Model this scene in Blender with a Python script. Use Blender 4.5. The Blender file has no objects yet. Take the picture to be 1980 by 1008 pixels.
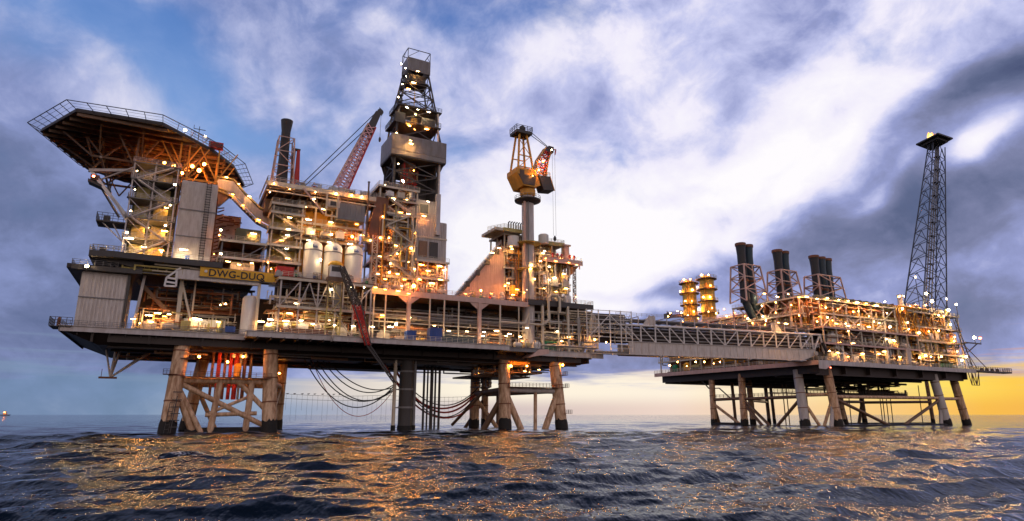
import bpy, math, random
import numpy as np
from mathutils import Vector, Matrix
R=math.radians
scn=bpy.context.scene
col=scn.collection
rng=random.Random(7)
# ---------------------------------------------------------------- camera
F=1217.0; PITCH=R(13.75); CAMH=4.3
cam=bpy.data.cameras.new('camera'); cam.lens=F/1980*36; cam.sensor_width=36; cam.clip_end=60000; cam.clip_start=.5
co=bpy.data.objects.new('camera',cam); col.objects.link(co)
co.location=(0,0,CAMH); co.rotation_euler=(R(90)+PITCH,0,0); scn.camera=co
CT,ST=math.cos(PITCH),math.sin(PITCH)
# ---------------------------------------------------------------- frames: each structure has its own ground frame (s along its front, w depth, z up)
FR={'A':(-100.,139.,R(28)),'B':(112.,232.,R(28)),'C':(34.,207.,R(19.5)),'W':(0.,0.,0.)}
def ray(px,py):
    x=(px-990)/F; y=-(py-504)/F
    return x,CT-y*ST,ST+y*CT
def M(px,py,w,fr='A'):
    """survey helper: sight line to the plane at depth w of a frame -> (s,z)"""
    d=ray(px,py); ox,oy,a=FR[fr]; vx,vy=-math.sin(a),math.cos(a)
    t=(w+ox*vx+oy*vy)/(d[0]*vx+d[1]*vy)
    X,Y=t*d[0]-ox,t*d[1]-oy
    return X*math.cos(a)+Y*math.sin(a),CAMH+t*d[2]
def frame_w(fr,p):
    ox,oy,a=FR[fr]; s,w,z=p
    return Vector((ox+s*math.cos(a)-w*math.sin(a),oy+s*math.sin(a)+w*math.cos(a),z))
# ---------------------------------------------------------------- materials
MT={}
def mat(name,rgb,rough=.55,metal=0.,dirt=.35,scale=.35,dirtcol=None,streak=True,bump=0.,emis=None,estr=0.):
    m=bpy.data.materials.new(name); m.use_nodes=True; nt=m.node_tree; b=nt.nodes['Principled BSDF']
    b.inputs['Roughness'].default_value=rough; b.inputs['Metallic'].default_value=metal
    if emis:
        b.inputs['Base Color'].default_value=(*rgb,1); b.inputs['Emission Color'].default_value=(*emis,1); b.inputs['Emission Strength'].default_value=estr
        MT[name]=m; return m
    g=nt.nodes.new('ShaderNodeNewGeometry'); mp=nt.nodes.new('ShaderNodeMapping'); nt.links.new(g.outputs['Position'],mp.inputs['Vector'])
    mp.inputs['Scale'].default_value=(scale,scale,scale*(.25 if streak else 1))
    n=nt.nodes.new('ShaderNodeTexNoise'); n.inputs['Scale'].default_value=2.2; n.inputs['Detail'].default_value=7; n.inputs['Roughness'].default_value=.65
    nt.links.new(mp.outputs[0],n.inputs['Vector'])
    r=nt.nodes.new('ShaderNodeValToRGB'); r.color_ramp.elements[0].position=.38; r.color_ramp.elements[1].position=.62
    nt.links.new(n.outputs['Fac'],r.inputs['Fac'])
    dc=dirtcol or (rgb[0]*.45+.02,rgb[1]*.36+.01,rgb[2]*.28+.005)
    mx=nt.nodes.new('ShaderNodeMix'); mx.data_type='RGBA'
    mx.inputs['A'].default_value=(*[c*(1-dirt)+d*dirt for c,d in zip(rgb,dc)],1); mx.inputs['B'].default_value=(*rgb,1)
    nt.links.new(r.outputs['Color'],mx.inputs['Factor']); nt.links.new(mx.outputs['Result'],b.inputs['Base Color'])
    n2=nt.nodes.new('ShaderNodeTexNoise'); n2.inputs['Scale'].default_value=3; n2.inputs['Detail'].default_value=4
    nt.links.new(g.outputs['Position'],n2.inputs['Vector'])
    mr=nt.nodes.new('ShaderNodeMapRange'); mr.inputs['To Min'].default_value=rough-.15; mr.inputs['To Max'].default_value=rough+.2
    nt.links.new(n2.outputs['Fac'],mr.inputs['Value']); nt.links.new(mr.outputs[0],b.inputs['Roughness'])
    if bump:
        bp=nt.nodes.new('ShaderNodeBump'); bp.inputs['Strength'].default_value=bump; bp.inputs['Distance'].default_value=.05
        nt.links.new(n2.outputs['Fac'],bp.inputs['Height']); nt.links.new(bp.outputs[0],b.inputs['Normal'])
    MT[name]=m; return m
mat('cream paint',(.66,.56,.42)); mat('white paint',(.78,.73,.68),dirt=.25); mat('clad',(.62,.55,.50),rough=.45,dirt=.38,scale=.6)
mat('grey steel',(.22,.21,.21)); mat('light steel',(.56,.50,.47),dirt=.4); mat('dark steel',(.055,.048,.045),dirt=.4)
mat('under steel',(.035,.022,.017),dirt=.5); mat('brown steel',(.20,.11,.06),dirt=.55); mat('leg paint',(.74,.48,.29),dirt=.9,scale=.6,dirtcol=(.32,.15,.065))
mat('marine growth',(.010,.010,.009),rough=.8,dirt=.6,bump=.8); mat('red paint',(.55,.025,.018),dirt=.35); mat('boom pink',(.80,.42,.42),dirt=.2); mat('orange paint and glow',(.72,.33,.03),dirt=.4)  # the orange serves real paint and lamp glow put into wall colour
mat('yellow paint and glow',(.62,.40,.06),dirt=.5); mat('yellow panel',(.52,.42,.14),dirt=.5); mat('green paint',(.01,.20,.09)); mat('blue paint',(.02,.07,.30))  # the first yellow serves real paint and lamplight put into column colour
mat('teal drum',(.015,.06,.08)); mat('stack black',(.018,.018,.022),rough=.5,dirt=.5); mat('stack blue',(.02,.05,.075),dirt=.5); mat('olive paint',(.10,.10,.05))
mat('wire',(.05,.06,.09),dirt=0.1); mat('galvanised',(.36,.33,.30),metal=.35,rough=.45); mat('rubber',(.012,.012,.013),rough=.6)
mat('hose red',(.55,.07,.05)); mat('copper pipe',(.45,.20,.08),metal=.3); mat('vessel cream',(.76,.70,.62),rough=.5,dirt=.2); mat('pink steel',(.66,.42,.34),dirt=.3)
mat('sign amber',(.80,.42,.02),dirt=.3); mat('letter black',(.02,.015,.015),dirt=0)
mat('panel grey',(.27,.25,.25),dirt=.45); mat('net wire',(.10,.11,.13),dirt=.1); mat('rust',(.22,.075,.03),dirt=.6)
LC={'white':(1,.72,.38),'warm':(1,.50,.14),'sodium':(1,.33,.05),'red':(1,.12,.05)}
for k,c in LC.items(): mat('lamp '+k,(.8,.8,.8),emis=c,estr={'white':440,'warm':470,'sodium':540,'red':60}[k])
for k,c in LC.items(): mat('globe '+k,(.8,.8,.8),emis=c,estr={'white':180,'warm':210,'sodium':240,'red':25}[k])
# ---------------------------------------------------------------- mesh builder
class MB:
    def __init__(s): s.v=[]; s.f=[]; s.m=[]; s.cur=0
    def add(s,vs,fs):
        o=len(s.v); s.v+= [tuple(x) for x in vs]; s.f+=[tuple(i+o for i in f) for f in fs]; s.m+=[s.cur]*len(fs); return s
    def box(s,a0,a1,b0,b1,z0,z1):
        vs=[(a0,b0,z0),(a1,b0,z0),(a1,b1,z0),(a0,b1,z0),(a0,b0,z1),(a1,b0,z1),(a1,b1,z1),(a0,b1,z1)]
        return s.add(vs,[(3,2,1,0),(4,5,6,7),(0,1,5,4),(1,2,6,5),(2,3,7,6),(3,0,4,7)])
    def bar(s,p,q,t,t2=None):
        return s.tube(p,q,t*.7071,None if t2 is None else t2*.7071,4,math.pi/4)
    def tube(s,p,q,r,r2=None,n=8,ph=0.,cap=True):
        p=Vector(p); q=Vector(q); d=q-p
        if d.length<1e-5: return s
        d.normalize(); up=Vector((0,0,1)) if abs(d.z)<.95 else Vector((1,0,0))
        x=d.cross(up).normalized(); y=x.cross(d).normalized(); r2=r if r2 is None else r2
        vs=[]
        for c,rr in ((p,r),(q,r2)):
            for k in range(n):
                a=ph+2*math.pi*k/n; vs.append(c+x*(rr*math.cos(a))+y*(rr*math.sin(a)))
        fs=[(k,(k+1)%n,n+(k+1)%n,n+k) for k in range(n)]
        if cap: fs+=[tuple(range(n))[::-1],tuple(range(n,2*n))]
        return s.add(vs,fs)
    def path(s,pts,r,n=6):
        for a,b in zip(pts,pts[1:]):
            a=Vector(a); b=Vector(b); d=(b-a)
            if d.length<1e-4: continue
            d.normalize(); s.tube(a-d*r*.6,b+d*r*.6,r,None,n)
        return s
    def lathe(s,c,prof,n=20,axis='z'):
        vs=[];fs=[]
        for r,h in prof:
            for k in range(n):
                a=2*math.pi*k/n
                if axis=='z': vs.append((c[0]+r*math.cos(a),c[1]+r*math.sin(a),c[2]+h))
                elif axis=='s': vs.append((c[0]+h,c[1]+r*math.cos(a),c[2]+r*math.sin(a)))
                else: vs.append((c[0]+r*math.cos(a),c[1]+h,c[2]+r*math.sin(a)))
        for j in range(len(prof)-1):
            for k in range(n):
                fs.append((j*n+k,j*n+(k+1)%n,(j+1)*n+(k+1)%n,(j+1)*n+k))
        fs.append(tuple(range(n))[::-1]); fs.append(tuple(range((len(prof)-1)*n,len(prof)*n)))
        return s.add(vs,fs)
    def poly(s,pts,z0,z1):
        n=len(pts); vs=[(a,b,z0) for a,b in pts]+[(a,b,z1) for a,b in pts]
        return s.add(vs,[tuple(range(n))[::-1],tuple(range(n,2*n))]+[(k,(k+1)%n,n+(k+1)%n,n+k) for k in range(n)])
    def polyw(s,pts,w0,w1):
        n=len(pts); vs=[(a,w0,b) for a,b in pts]+[(a,w1,b) for a,b in pts]
        return s.add(vs,[tuple(range(n)),tuple(range(n,2*n))[::-1]]+[((k+1)%n,k,n+k,n+(k+1)%n) for k in range(n)])
    def ribs(s,p0,p1,z0,z1,out,pitch=.7,d=.16,z0b=None,z1b=None):
        """vertical ribs of profiled cladding from (s,w) p0 to p1, standing proud along out"""
        p0=Vector(p0);p1=Vector(p1);L=(p1-p0).length;n=max(2,int(L/pitch));o=Vector(out)*d;u=(p1-p0)/L*(pitch*.25)
        for k in range(n):
            f=(k+.5)/n;c=p0.lerp(p1,f);a=c-u;b=c+u;za=z0 if z0b is None else z0+(z0b-z0)*f;zb=z1 if z1b is None else z1+(z1b-z1)*f
            i=Vector(out)*-.02
            q=[a+i,b+i,b+o,a+o]
            vs=[(x.x,x.y,za) for x in q]+[(x.x,x.y,zb) for x in q]
            s.add(vs,[(0,1,2,3),(7,6,5,4),(0,4,5,1),(1,5,6,2),(2,6,7,3),(3,7,4,0)])
        return s
    def rail(s,pts,h=1.15,t=.07,sp=1.8,n=3):
        for a,b in zip(pts,pts[1:]):
            a=Vector(a);b=Vector(b);L=(b-a).length
            if L<.1: continue
            for j in range(1,n+1): s.bar(a+Vector((0,0,h*j/n)),b+Vector((0,0,h*j/n)),t)
            k=max(1,round(L/sp))
            for i in range(k+1):
                c=a.lerp(b,i/k); s.bar(c,c+Vector((0,0,h)),t*1.1)
        return s
    def lattice(s,a0,a1,b0,b1,n,t,kind='x'):
        """lacing between chord a0-a1 and chord b0-b1"""
        a0,a1,b0,b1=map(Vector,(a0,a1,b0,b1))
        for i in range(n):
            p,p2=a0.lerp(a1,i/n),a0.lerp(a1,(i+1)/n); q,q2=b0.lerp(b1,i/n),b0.lerp(b1,(i+1)/n)
            if i>0: s.bar(p,q,t)
            if kind=='x': s.bar(p,q2,t); s.bar(q,p2,t)
            elif kind=='z': s.bar(*( (p,q2) if i%2 else (q,p2)),t)
            elif kind=='k':
                m=q2.lerp(p2,.5); s.bar(p,m,t); s.bar(q,m,t)
        return s
    def mesh(s,name,mats,base):
        me=bpy.data.meshes.new(name)
        me.from_pydata([(x-base[0],y-base[1],z-base[2]) for x,y,z in s.v],[],s.f)
        for m in mats: me.materials.append(MT[m])
        if len(mats)>1: me.polygons.foreach_set('material_index',s.m)
        me.update(); return me
def smooth(me,ang=35):
    try: me.shade_smooth(); me.set_sharp_from_angle(angle=R(ang))
    except Exception: pass
class T:
    """one top-level thing: an Empty at its base which parents its parts"""
    def __init__(s,name,label,cat,base,fr='A',group=None):
        s.base=base; s.fr=fr
        o=bpy.data.objects.new(name,None); col.objects.link(o); o.empty_display_size=.5
        o.location=frame_w(fr,base); o.rotation_euler=(0,0,FR[fr][2]); o['label']=label; o['category']=cat
        if group: o['group']=group
        s.o=o
    def part(s,name,mb,m,parent=None,label=None,kind=None,sm=False):
        me=mb.mesh(name,m if isinstance(m,(list,tuple)) else [m],s.base)
        if sm: smooth(me)
        o=bpy.data.objects.new(name,me); col.objects.link(o); o.parent=parent or s.o
        if label: o['label']=label
        if kind: o['kind']=kind
        return o
    def bars(s,name,lst,m,t=.3,round_=False,parent=None):
        for q in lst:
            b=MB(); tt=q[2] if len(q)>2 else t
            if round_: b.tube(q[0],q[1],tt,None,12)
            else: b.bar(q[0],q[1],tt)
            s.part(name,b,m,parent,sm=round_)
def solo(name,label,cat,base,mb,m,fr='A',group=None,sm=False,kind=None):
    me=mb.mesh(name,m if isinstance(m,(list,tuple)) else [m],base)
    if sm: smooth(me)
    o=bpy.data.objects.new(name,me); col.objects.link(o); o.location=frame_w(fr,base); o.rotation_euler=(0,0,FR[fr][2])
    if kind: o['kind']=kind
    else: o['label']=label; o['category']=cat
    if group: o['group']=group
    return o
# ---------------------------------------------------------------- lamps
LM={}
def lamp_mesh(kind,colr):
    k=(kind,colr)
    if k in LM: return LM[k]
    b=MB()
    if kind=='tube':
        b.box(-.75,.75,-.14,.14,.03,.17); b.box(-.04,.04,-.04,.04,.17,.6); b.cur=1; b.box(-.6,.6,-.09,.09,-.06,.03)
        ms=['light steel','lamp '+colr]
    elif kind=='flood':
        b.box(-.28,.28,.0,.3,-.22,.22); b.bar((0,.2,-.2),(0,.2,-.8),.1); b.cur=1; b.box(-.22,.22,-.06,0,-.17,.17)
        ms=['dark steel','lamp '+colr]
    else:
        b.tube((0,0,-1.1),(0,0,-.35),.07,None,6); b.tube((0,0,.25),(0,0,.42),.34,.1,8); b.cur=1
        b.lathe((0,0,0),[(.08,-.25),(.22,-.18),(.29,0),(.22,.16),(.1,.24)],10)
        ms=['dark steel','globe '+colr]
    me=b.mesh('lamp',ms,(0,0,0)); LM[k]=me; return me
NL=[0]
def lamp(kind,colr,p,label,fr='A',group=None,sc=1.):
    if colr=='warm' and rng.random()<.22: colr='sodium'
    o=bpy.data.objects.new({'tube':'strip_light','flood':'floodlight','globe':'globe_lamp'}[kind],lamp_mesh(kind,colr)); col.objects.link(o)
    o.location=frame_w(fr,p); o.rotation_euler=(0,0,FR[fr][2]); sc*=rng.uniform(.55,1.25); o.scale=(sc,sc,sc); o['label']=label; o['category']='lamp'; o['group']=group or label; NL[0]+=1
    return o
def lamprow(kind,colr,p,q,n,label,fr='A',jit=.0,sc=1.):
    for i in range(n):
        f=(i+.5)/n; c=[a+(b-a)*f+rng.uniform(-jit,jit) for a,b in zip(p,q)]
        lamp(kind,colr,c,label,fr,None,sc)
# ---------------------------------------------------------------- clutter
def walk(rg,s0,s1,w0,w1,z0,z1,nseg):
    lim=((s0,s1),(w0,w1),(z0,z1)); p=[rg.uniform(a,b) for a,b in lim]; pts=[tuple(p)]; last=-1
    for k in range(nseg):
        ax=rg.choice([a for a in (0,0,1,2,2) if a!=last]); last=ax
        p[ax]=rg.uniform(*lim[ax]); pts.append(tuple(p))
    return pts
def pipes(t,s0,s1,w0,w1,z0,z1,n,mats,seed,r0=.08,r1=.25,nseg=(2,4)):
    rg=random.Random(seed)
    for k in range(min(98,int(n*1.4))):
        b=MB().path(walk(rg,s0,s1,w0,w1,z0,z1,rg.randint(*nseg)),rg.choice((r0,(r0+r1)/2,r1)),6)
        t.part('pipe',b,rg.choice(mats),sm=True)
ORD=['first','second','third','fourth','fifth','sixth','seventh','eighth','ninth','tenth','eleventh','twelfth','thirteenth','fourteenth']
def skid(p,L,W,Hh,seed,label,fr='A',kind=None,m=None):
    rg=random.Random(seed); s,w,z=p; kind=kind or rg.choice(['vessel','cabinet','column','pump'])
    nm={'vessel':'horizontal_vessel','cabinet':'equipment_cabinet','column':'vertical_vessel','pump':'pump_skid'}[kind]
    t=T(nm,label,nm.split('_')[1] if kind!='pump' else 'pump',p,fr)
    m=m or rg.choice(['cream paint','white paint','galvanised','vessel cream','yellow panel'])
    b=MB()
    for ww in (w-W/2,w+W/2): b.bar((s-L/2,ww,z+.12),(s+L/2,ww,z+.12),.24)
    for k in range(4): b.bar((s-L/2+L*k/3,w-W/2,z+.13),(s-L/2+L*k/3,w+W/2,z+.13),.2)
    t.part('base_frame',b,'grey steel')
    if kind=='vessel':
        r=min(W,Hh)*.38; c=z+.4+r
        t.part('shell',MB().lathe((s-L*.4,w,c),[(r*.3,-r*.35),(r*.75,-r*.22),(r,0),(r,L*.8),(r*.75,L*.8+r*.22),(r*.3,L*.8+r*.35)],16,'s'),m,sm=True)
        for f in (-.25,.25): t.part('saddle',MB().box(s+f*L-.15,s+f*L+.15,w-r*.7,w+r*.7,z+.24,c-r*.6),'grey steel')
        for f in (-.2,.1,.3): t.part('nozzle',MB().tube((s+f*L,w,c+r*.9),(s+f*L,w,min(z+Hh,c+r+.8)),.14,None,8).tube((s+f*L,w,c+r+.25),(s+f*L,w,c+r+.33),.24,None,8),'galvanised')
    elif kind=='cabinet':
        t.part('cabinet',MB().box(s-L*.42,s+L*.42,w-W*.4,w+W*.4,z+.24,z+Hh*.8),m)
        for k in range(3): t.part('door',MB().box(s-L*.38+L*.26*k,s-L*.38+L*.26*k+L*.22,w-W*.4-.05,w-W*.4+.0,z+.45,z+Hh*.7),m)
        t.part('roof_unit',MB().box(s-L*.2,s+L*.15,w-W*.2,w+W*.2,z+Hh*.8,z+Hh),'galvanised')
    elif kind=='column':
        r=min(L,W)*.3
        t.part('shell',MB().lathe((s,w,z+.24),[(r*.7,0),(r,.4),(r,Hh*.85),(r*.7,Hh*.93),(r*.2,Hh*.97)],16),m,sm=True)
        b=MB()
        for k in (1,2): b.lathe((s,w,z+Hh*.3*k),[(r*1.04,0),(r*1.08,.05),(r*1.08,.15),(r*1.04,.2)],16)
        t.part('stiffening_ring',b,'grey steel')
        t.part('pipe',MB().path([(s+r*.2,w,z+Hh*.95),(s+r*.2,w,z+Hh*1.05),(s+r*1.6,w,z+Hh*1.05),(s+r*1.6,w,z+.3)],.12),'galvanised')
    else:
        t.part('motor',MB().lathe((s-L*.35,w,z+.9),[(.2,-.1),(.45,0),(.45,L*.3),(.2,L*.3+.1)],12,'s'),rg.choice(['blue paint','green paint','grey steel','red paint']),sm=True)
        t.part('pump_body',MB().lathe((s+L*.1,w,z+.9),[(.3,-.1),(.6,0),(.6,.6),(.3,.8)],12,'s'),m,sm=True)
        t.part('discharge_pipe',MB().path([(s+L*.2,w,z+1.2),(s+L*.2,w,z+Hh*.8),(s-L*.3,w,z+Hh*.8),(s-L*.3,w,z+Hh)],.16),'galvanised')
        t.part('gauge_panel',MB().box(s+L*.3,s+L*.45,w-W*.4,w-W*.35,z+.3,z+Hh*.75),m)
    pipes(t,s-L/2,s+L/2,w-W/2,w+W/2,z+.5,z+Hh,3,['galvanised','cream paint','copper pipe','white paint'],seed+5,.06,.12)
    return t
def skidrow(s0,s1,w,z,n,L,W,Hh,seed,where,fr='A',kinds=None):
    rg=random.Random(seed)
    look={'vessel':'horizontal vessel','cabinet':'equipment cabinet','column':'ringed vertical vessel','pump':'pump skid'}
    for i in range(n):
        k=rg.choice(kinds or ['vessel','cabinet','column','pump'])
        skid((s0+(s1-s0)*(i+.5)/n,w+rg.uniform(-.3,.3),z),L*rg.uniform(.8,1.1),W,Hh*rg.uniform(.75,1.05),seed*31+i,
             f"{look[k]}, {ORD[i]} from left {where}",fr,k)
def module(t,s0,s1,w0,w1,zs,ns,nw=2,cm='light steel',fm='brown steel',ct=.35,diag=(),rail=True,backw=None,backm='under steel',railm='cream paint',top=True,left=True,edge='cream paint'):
    """open multi-deck steel module: columns, decks, edge beams, braces, handrails, back wall"""
    z0,z1=zs[0],zs[-1]
    ss=[s0+(s1-s0)*i/ns for i in range(ns+1)]; ws=[w0+(w1-w0)*i/nw for i in range(nw+1)]
    for a in ss: t.part('column',MB().bar((a,w0,z0),(a,w0,z1),ct),cm)
    for b in ws[1:]:
        for a in (s0,s1): t.part('column',MB().bar((a,b,z0),(a,b,z1),ct),cm)
    for i,z in enumerate(zs):
        if i==0: continue
        t.part('deck_floor',MB().box(s0-.5,s1+.5,w0-.6,w1+.3,z-.22,z-.02),fm)
        t.part('edge_beam',MB().box(s0-.55,s1+.55,w0-.75,w0-.6,z-.62,z+.04).box(s0-.72,s0-.56,w0-.75,w1,z-.62,z+.04),edge)
        b=MB(); k=max(2,int((s1-s0)/2.2))
        for j in range(k+1):
            a=s0+(s1-s0)*j/k; b.box(a-.1,a+.1,w0-.5,w1,z-.6,z-.24)
        t.part('joists',b,fm)
        if rail and (top or i<len(zs)-1):
            t.part('handrail',MB().rail([(s0-.6,w1,z),(s0-.6,w0-.65,z),(s1+.5,w0-.65,z)] if left else [(s0,w0-.65,z),(s1+.5,w0-.65,z)]),railm)
    for (i,j,k) in diag: # bay i, level j, direction k
        a,b=ss[i],ss[i+1]; za,zb=zs[j],zs[j+1]-.6
        if k==0: pr=[((a,w0,za),(b,w0,zb))]
        elif k==1: pr=[((a,w0,zb),(b,w0,za))]
        elif k==2: pr=[((a,w0,za),(b,w0,zb)),((a,w0,zb),(b,w0,za))]
        else: pr=[((a,w0,za),((a+b)/2,w0,zb)),(((a+b)/2,w0,zb),(b,w0,za))]
        t.bars('brace',pr,cm,ct*.65)
    if backw is not None:
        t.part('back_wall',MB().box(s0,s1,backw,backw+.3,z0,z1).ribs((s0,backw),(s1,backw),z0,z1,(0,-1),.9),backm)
def boxlit(name,label,cat,s0,s1,w0,w1,z0,z1,m,fr='A',pitch=.7,extra=None,rc='light steel',right=True):
    t=T(name,label,cat,(s0,w0,z0),fr)
    t.part('body',MB().box(s0,s1,w0,w1,z0,z1),m)
    b=MB().ribs((s0,w0),(s1,w0),z0+.2,z1-.2,(0,-1),pitch)
    t.part('front_cladding',b,m)
    if right: t.part('side_cladding',MB().ribs((s1,w0),(s1,w1),z0+.2,z1-.2,(1,0),pitch),m)
    t.part('side_cladding',MB().ribs((s0,w0),(s0,w1),z0+.2,z1-.2,(-1,0),pitch),m)
    return t
# ================================================================ SKY (world shader, laid out in azimuth / elevation)
def azel(px,py):
    x,y,z=ray(px,py); return math.atan2(x,y),math.atan2(z,math.hypot(x,y))
wd=bpy.data.worlds.new('World'); scn.world=wd; wd.use_nodes=True; nt=wd.node_tree
for n in list(nt.nodes): nt.nodes.remove(n)
def N(ty,**kw):
    n=nt.nodes.new(ty)
    for k,v in kw.items(): setattr(n,k,v)
    return n
def lk(a,b): nt.links.new(a,b)
def math_(op,a,b=None,c=None,clamp=False):
    n=N('ShaderNodeMath',operation=op); n.use_clamp=clamp
    for i,v in enumerate((a,b,c)):
        if v is None: continue
        if isinstance(v,(int,float)): n.inputs[i].default_value=v
        else: lk(v,n.inputs[i])
    return n.outputs[0]
def mix(f,a,b):
    n=N('ShaderNodeMix',data_type='RGBA')
    for k,v in (('Factor',f),('A',a),('B',b)):
        if isinstance(v,tuple): n.inputs[k].default_value=(*v,1)
        elif isinstance(v,(int,float)): n.inputs[k].default_value=v
        else: lk(v,n.inputs[k])
    return n.outputs['Result']
def smooth_(v,a,b):
    n=N('ShaderNodeMapRange',interpolation_type='SMOOTHSTEP'); lk(v,n.inputs['Value'])
    n.inputs['From Min'].default_value=a; n.inputs['From Max'].default_value=b; return n.outputs[0]
def ramp(v,els):
    n=N('ShaderNodeValToRGB'); cr=n.color_ramp
    cr.elements[0].position=els[0][0]; cr.elements[0].color=(*els[0][1],1)
    cr.elements[1].position=els[-1][0]; cr.elements[1].color=(*els[-1][1],1)
    for p,c in els[1:-1]:
        e=cr.elements.new(p); e.color=(*c,1)
    lk(v,n.inputs['Fac']); return n.outputs['Color']
def S(r,g,b): return tuple(((x/255)/12.92 if x/255<.04045 else ((x/255+.055)/1.055)**2.4) for x in (r,g,b))
tc=N('ShaderNodeTexCoord'); sp=N('ShaderNodeSeparateXYZ'); lk(tc.outputs['Generated'],sp.inputs[0])
AZ=math_('ARCTAN2',sp.outputs['X'],sp.outputs['Y'])
EL=math_('ARCSINE',sp.outputs['Z'])
cb=N('ShaderNodeCombineXYZ'); lk(AZ,cb.inputs[0]); lk(EL,cb.inputs[1])
def noise(scale,detail=6,rough=.55,sx=1.,sy=1.,rot=0.,vec=None,colour=False,loc=(0,0,0),dist=0.):
    mp=N('ShaderNodeMapping'); lk(vec or cb.outputs[0],mp.inputs['Vector']); mp.inputs['Scale'].default_value=(sx,sy,1); mp.inputs['Rotation'].default_value=(0,0,rot); mp.inputs['Location'].default_value=loc
    n=N('ShaderNodeTexNoise'); n.inputs['Scale'].default_value=scale; n.inputs['Detail'].default_value=detail; n.inputs['Roughness'].default_value=rough; n.inputs['Distortion'].default_value=dist
    lk(mp.outputs[0],n.inputs['Vector']); return n.outputs['Color' if colour else 'Fac']
# domain warp
wn=noise(5.,2.5,.5,1,1.3,colour=True)
sb=N('ShaderNodeVectorMath',operation='SUBTRACT'); lk(wn,sb.inputs[0]); sb.inputs[1].default_value=(.5,.5,.5)
sc_=N('ShaderNodeVectorMath',operation='SCALE'); lk(sb.outputs[0],sc_.inputs[0]); sc_.inputs['Scale'].default_value=.085
ad=N('ShaderNodeVectorMath',operation='ADD'); lk(cb.outputs[0],ad.inputs[0]); lk(sc_.outputs[0],ad.inputs[1])
WP=ad.outputs[0]
def blob(px,py,rx,ry,deg,acc,amp):
    a,e=azel(px,py)
    mp=N('ShaderNodeMapping',vector_type='TEXTURE'); lk(WP,mp.inputs['Vector'])
    mp.inputs['Location'].default_value=(a,e,0); mp.inputs['Rotation'].default_value=(0,0,R(deg)); mp.inputs['Scale'].default_value=(rx/F,ry/F,1e3)
    d=N('ShaderNodeVectorMath',operation='DOT_PRODUCT'); lk(mp.outputs[0],d.inputs[0]); lk(mp.outputs[0],d.inputs[1])
    e_=math_('EXPONENT',math_('MULTIPLY',d.outputs['Value'],-1.))
    return math_('MULTIPLY_ADD',e_,amp,acc)
n1=noise(3.6,9,.56,1,1.3,R(-22),vec=WP); n2=noise(9,8,.60,1,1.3,R(-25),vec=WP,loc=(3,1,0)); n3=noise(28,5,.6,.85,1.2,R(-25),vec=WP)
L=math_('MULTIPLY_ADD',math_('SUBTRACT',n1,.5),.76,.61)
L=math_('MULTIPLY_ADD',math_('SUBTRACT',n2,.5),.55,L)
L=math_('MULTIPLY_ADD',math_('SUBTRACT',n3,.5),.20,L)
for b in [(1230,450,300,120,14,.40),(1540,320,220,90,33,.30),(1400,420,80,26,0,-.26),(1290,380,60,18,10,-.16),(1480,350,60,18,30,-.14),(1620,230,60,25,30,-.16),(1310,560,110,20,20,-.15),(1330,690,120,10,0,-.1),(1650,170,200,110,10,.16),(1080,500,240,70,6,.30),(1230,120,260,130,10,.14),
          (1020,330,230,170,0,.10),(1680,400,45,18,30,.30),(1900,285,60,22,25,.5),(1900,100,50,30,0,.25),(1150,600,250,14,-4,.3),(1760,330,30,14,40,.25),
          (1560,480,300,70,22,-.26),(1900,400,220,90,10,-.24),(1830,200,130,42,22,-.34),(1965,130,50,110,70,-.40),(1480,150,110,70,40,-.34),(1100,190,150,50,5,-.12),
          (1330,530,200,50,14,-.12),(90,230,220,110,-28,-.04),(60,400,300,160,0,-.16),(120,620,400,110,4,-.20),(640,260,120,60,0,.03),(250,190,120,40,-35,.12),
          (800,170,180,80,10,.08),(600,700,400,60,0,-.10),(1500,660,500,60,5,-.12),(1850,620,200,50,8,-.10),(950,430,140,90,0,.18),(1100,360,160,90,0,.16),(1000,240,120,40,10,-.05),(1180,560,130,40,0,.12),(1640,90,200,60,10,.10),(330,170,60,60,0,.05),(700,90,150,50,0,-.03)]:
    L=blob(*b[:5],L,b[5])
cloud=ramp(L,[(.0,S(66,76,112)),(.2,S(94,104,138)),(.38,S(126,132,168)),(.52,S(150,158,206)),(.66,S(196,200,238)),(.80,S(240,236,252)),(1,S(255,252,255))])
L=math_('MINIMUM',L,1.2)
# left side of the sky is bluer and duller than the right
leftm=smooth_(AZ,.25,-.5)
cloud=mix(math_('MULTIPLY',leftm,.45),cloud,ramp(L,[(0,S(50,70,105)),(.35,S(90,112,158)),(.55,S(120,140,188)),(.8,S(175,185,220)),(1,S(230,230,245))]))
# clear blue
B=math_('MULTIPLY_ADD',math_('SUBTRACT',n1,.5),-1.9,.0)
B=math_('MULTIPLY_ADD',math_('SUBTRACT',n2,.5),-.9,B)
for b in [(150,5,330,80,-8,1.1),(330,150,130,60,-30,.4),(560,300,230,60,0,.4),(880,20,300,70,0,.75),(720,210,120,50,20,.35),(1080,30,120,60,0,.45),(400,240,130,60,-25,.45),(880,300,80,120,0,.3),(60,120,160,40,-20,.35)]:
    B=blob(*b[:5],B,b[5])
BM=math_('MULTIPLY',smooth_(B,.12,1.1),.85)
clear=ramp(math_('MULTIPLY_ADD',EL,1.5,0),[(0,S(150,175,215)),(.35,S(150,182,232)),(.6,S(120,165,228)),(.85,S(78,130,205)),(1,S(52,100,180))])
nis=N('ShaderNodeTexSky'); nis.sky_type='NISHITA'; nis.sun_disc=False; nis.sun_elevation=R(2.0); nis.sun_rotation=R(48)
clearN=N('ShaderNodeVectorMath',operation='SCALE'); lk(nis.outputs[0],clearN.inputs[0]); clearN.inputs['Scale'].default_value=.1
clear=mix(.12,clear,clearN.outputs[0])
col_=mix(BM,cloud,clear)
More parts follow.
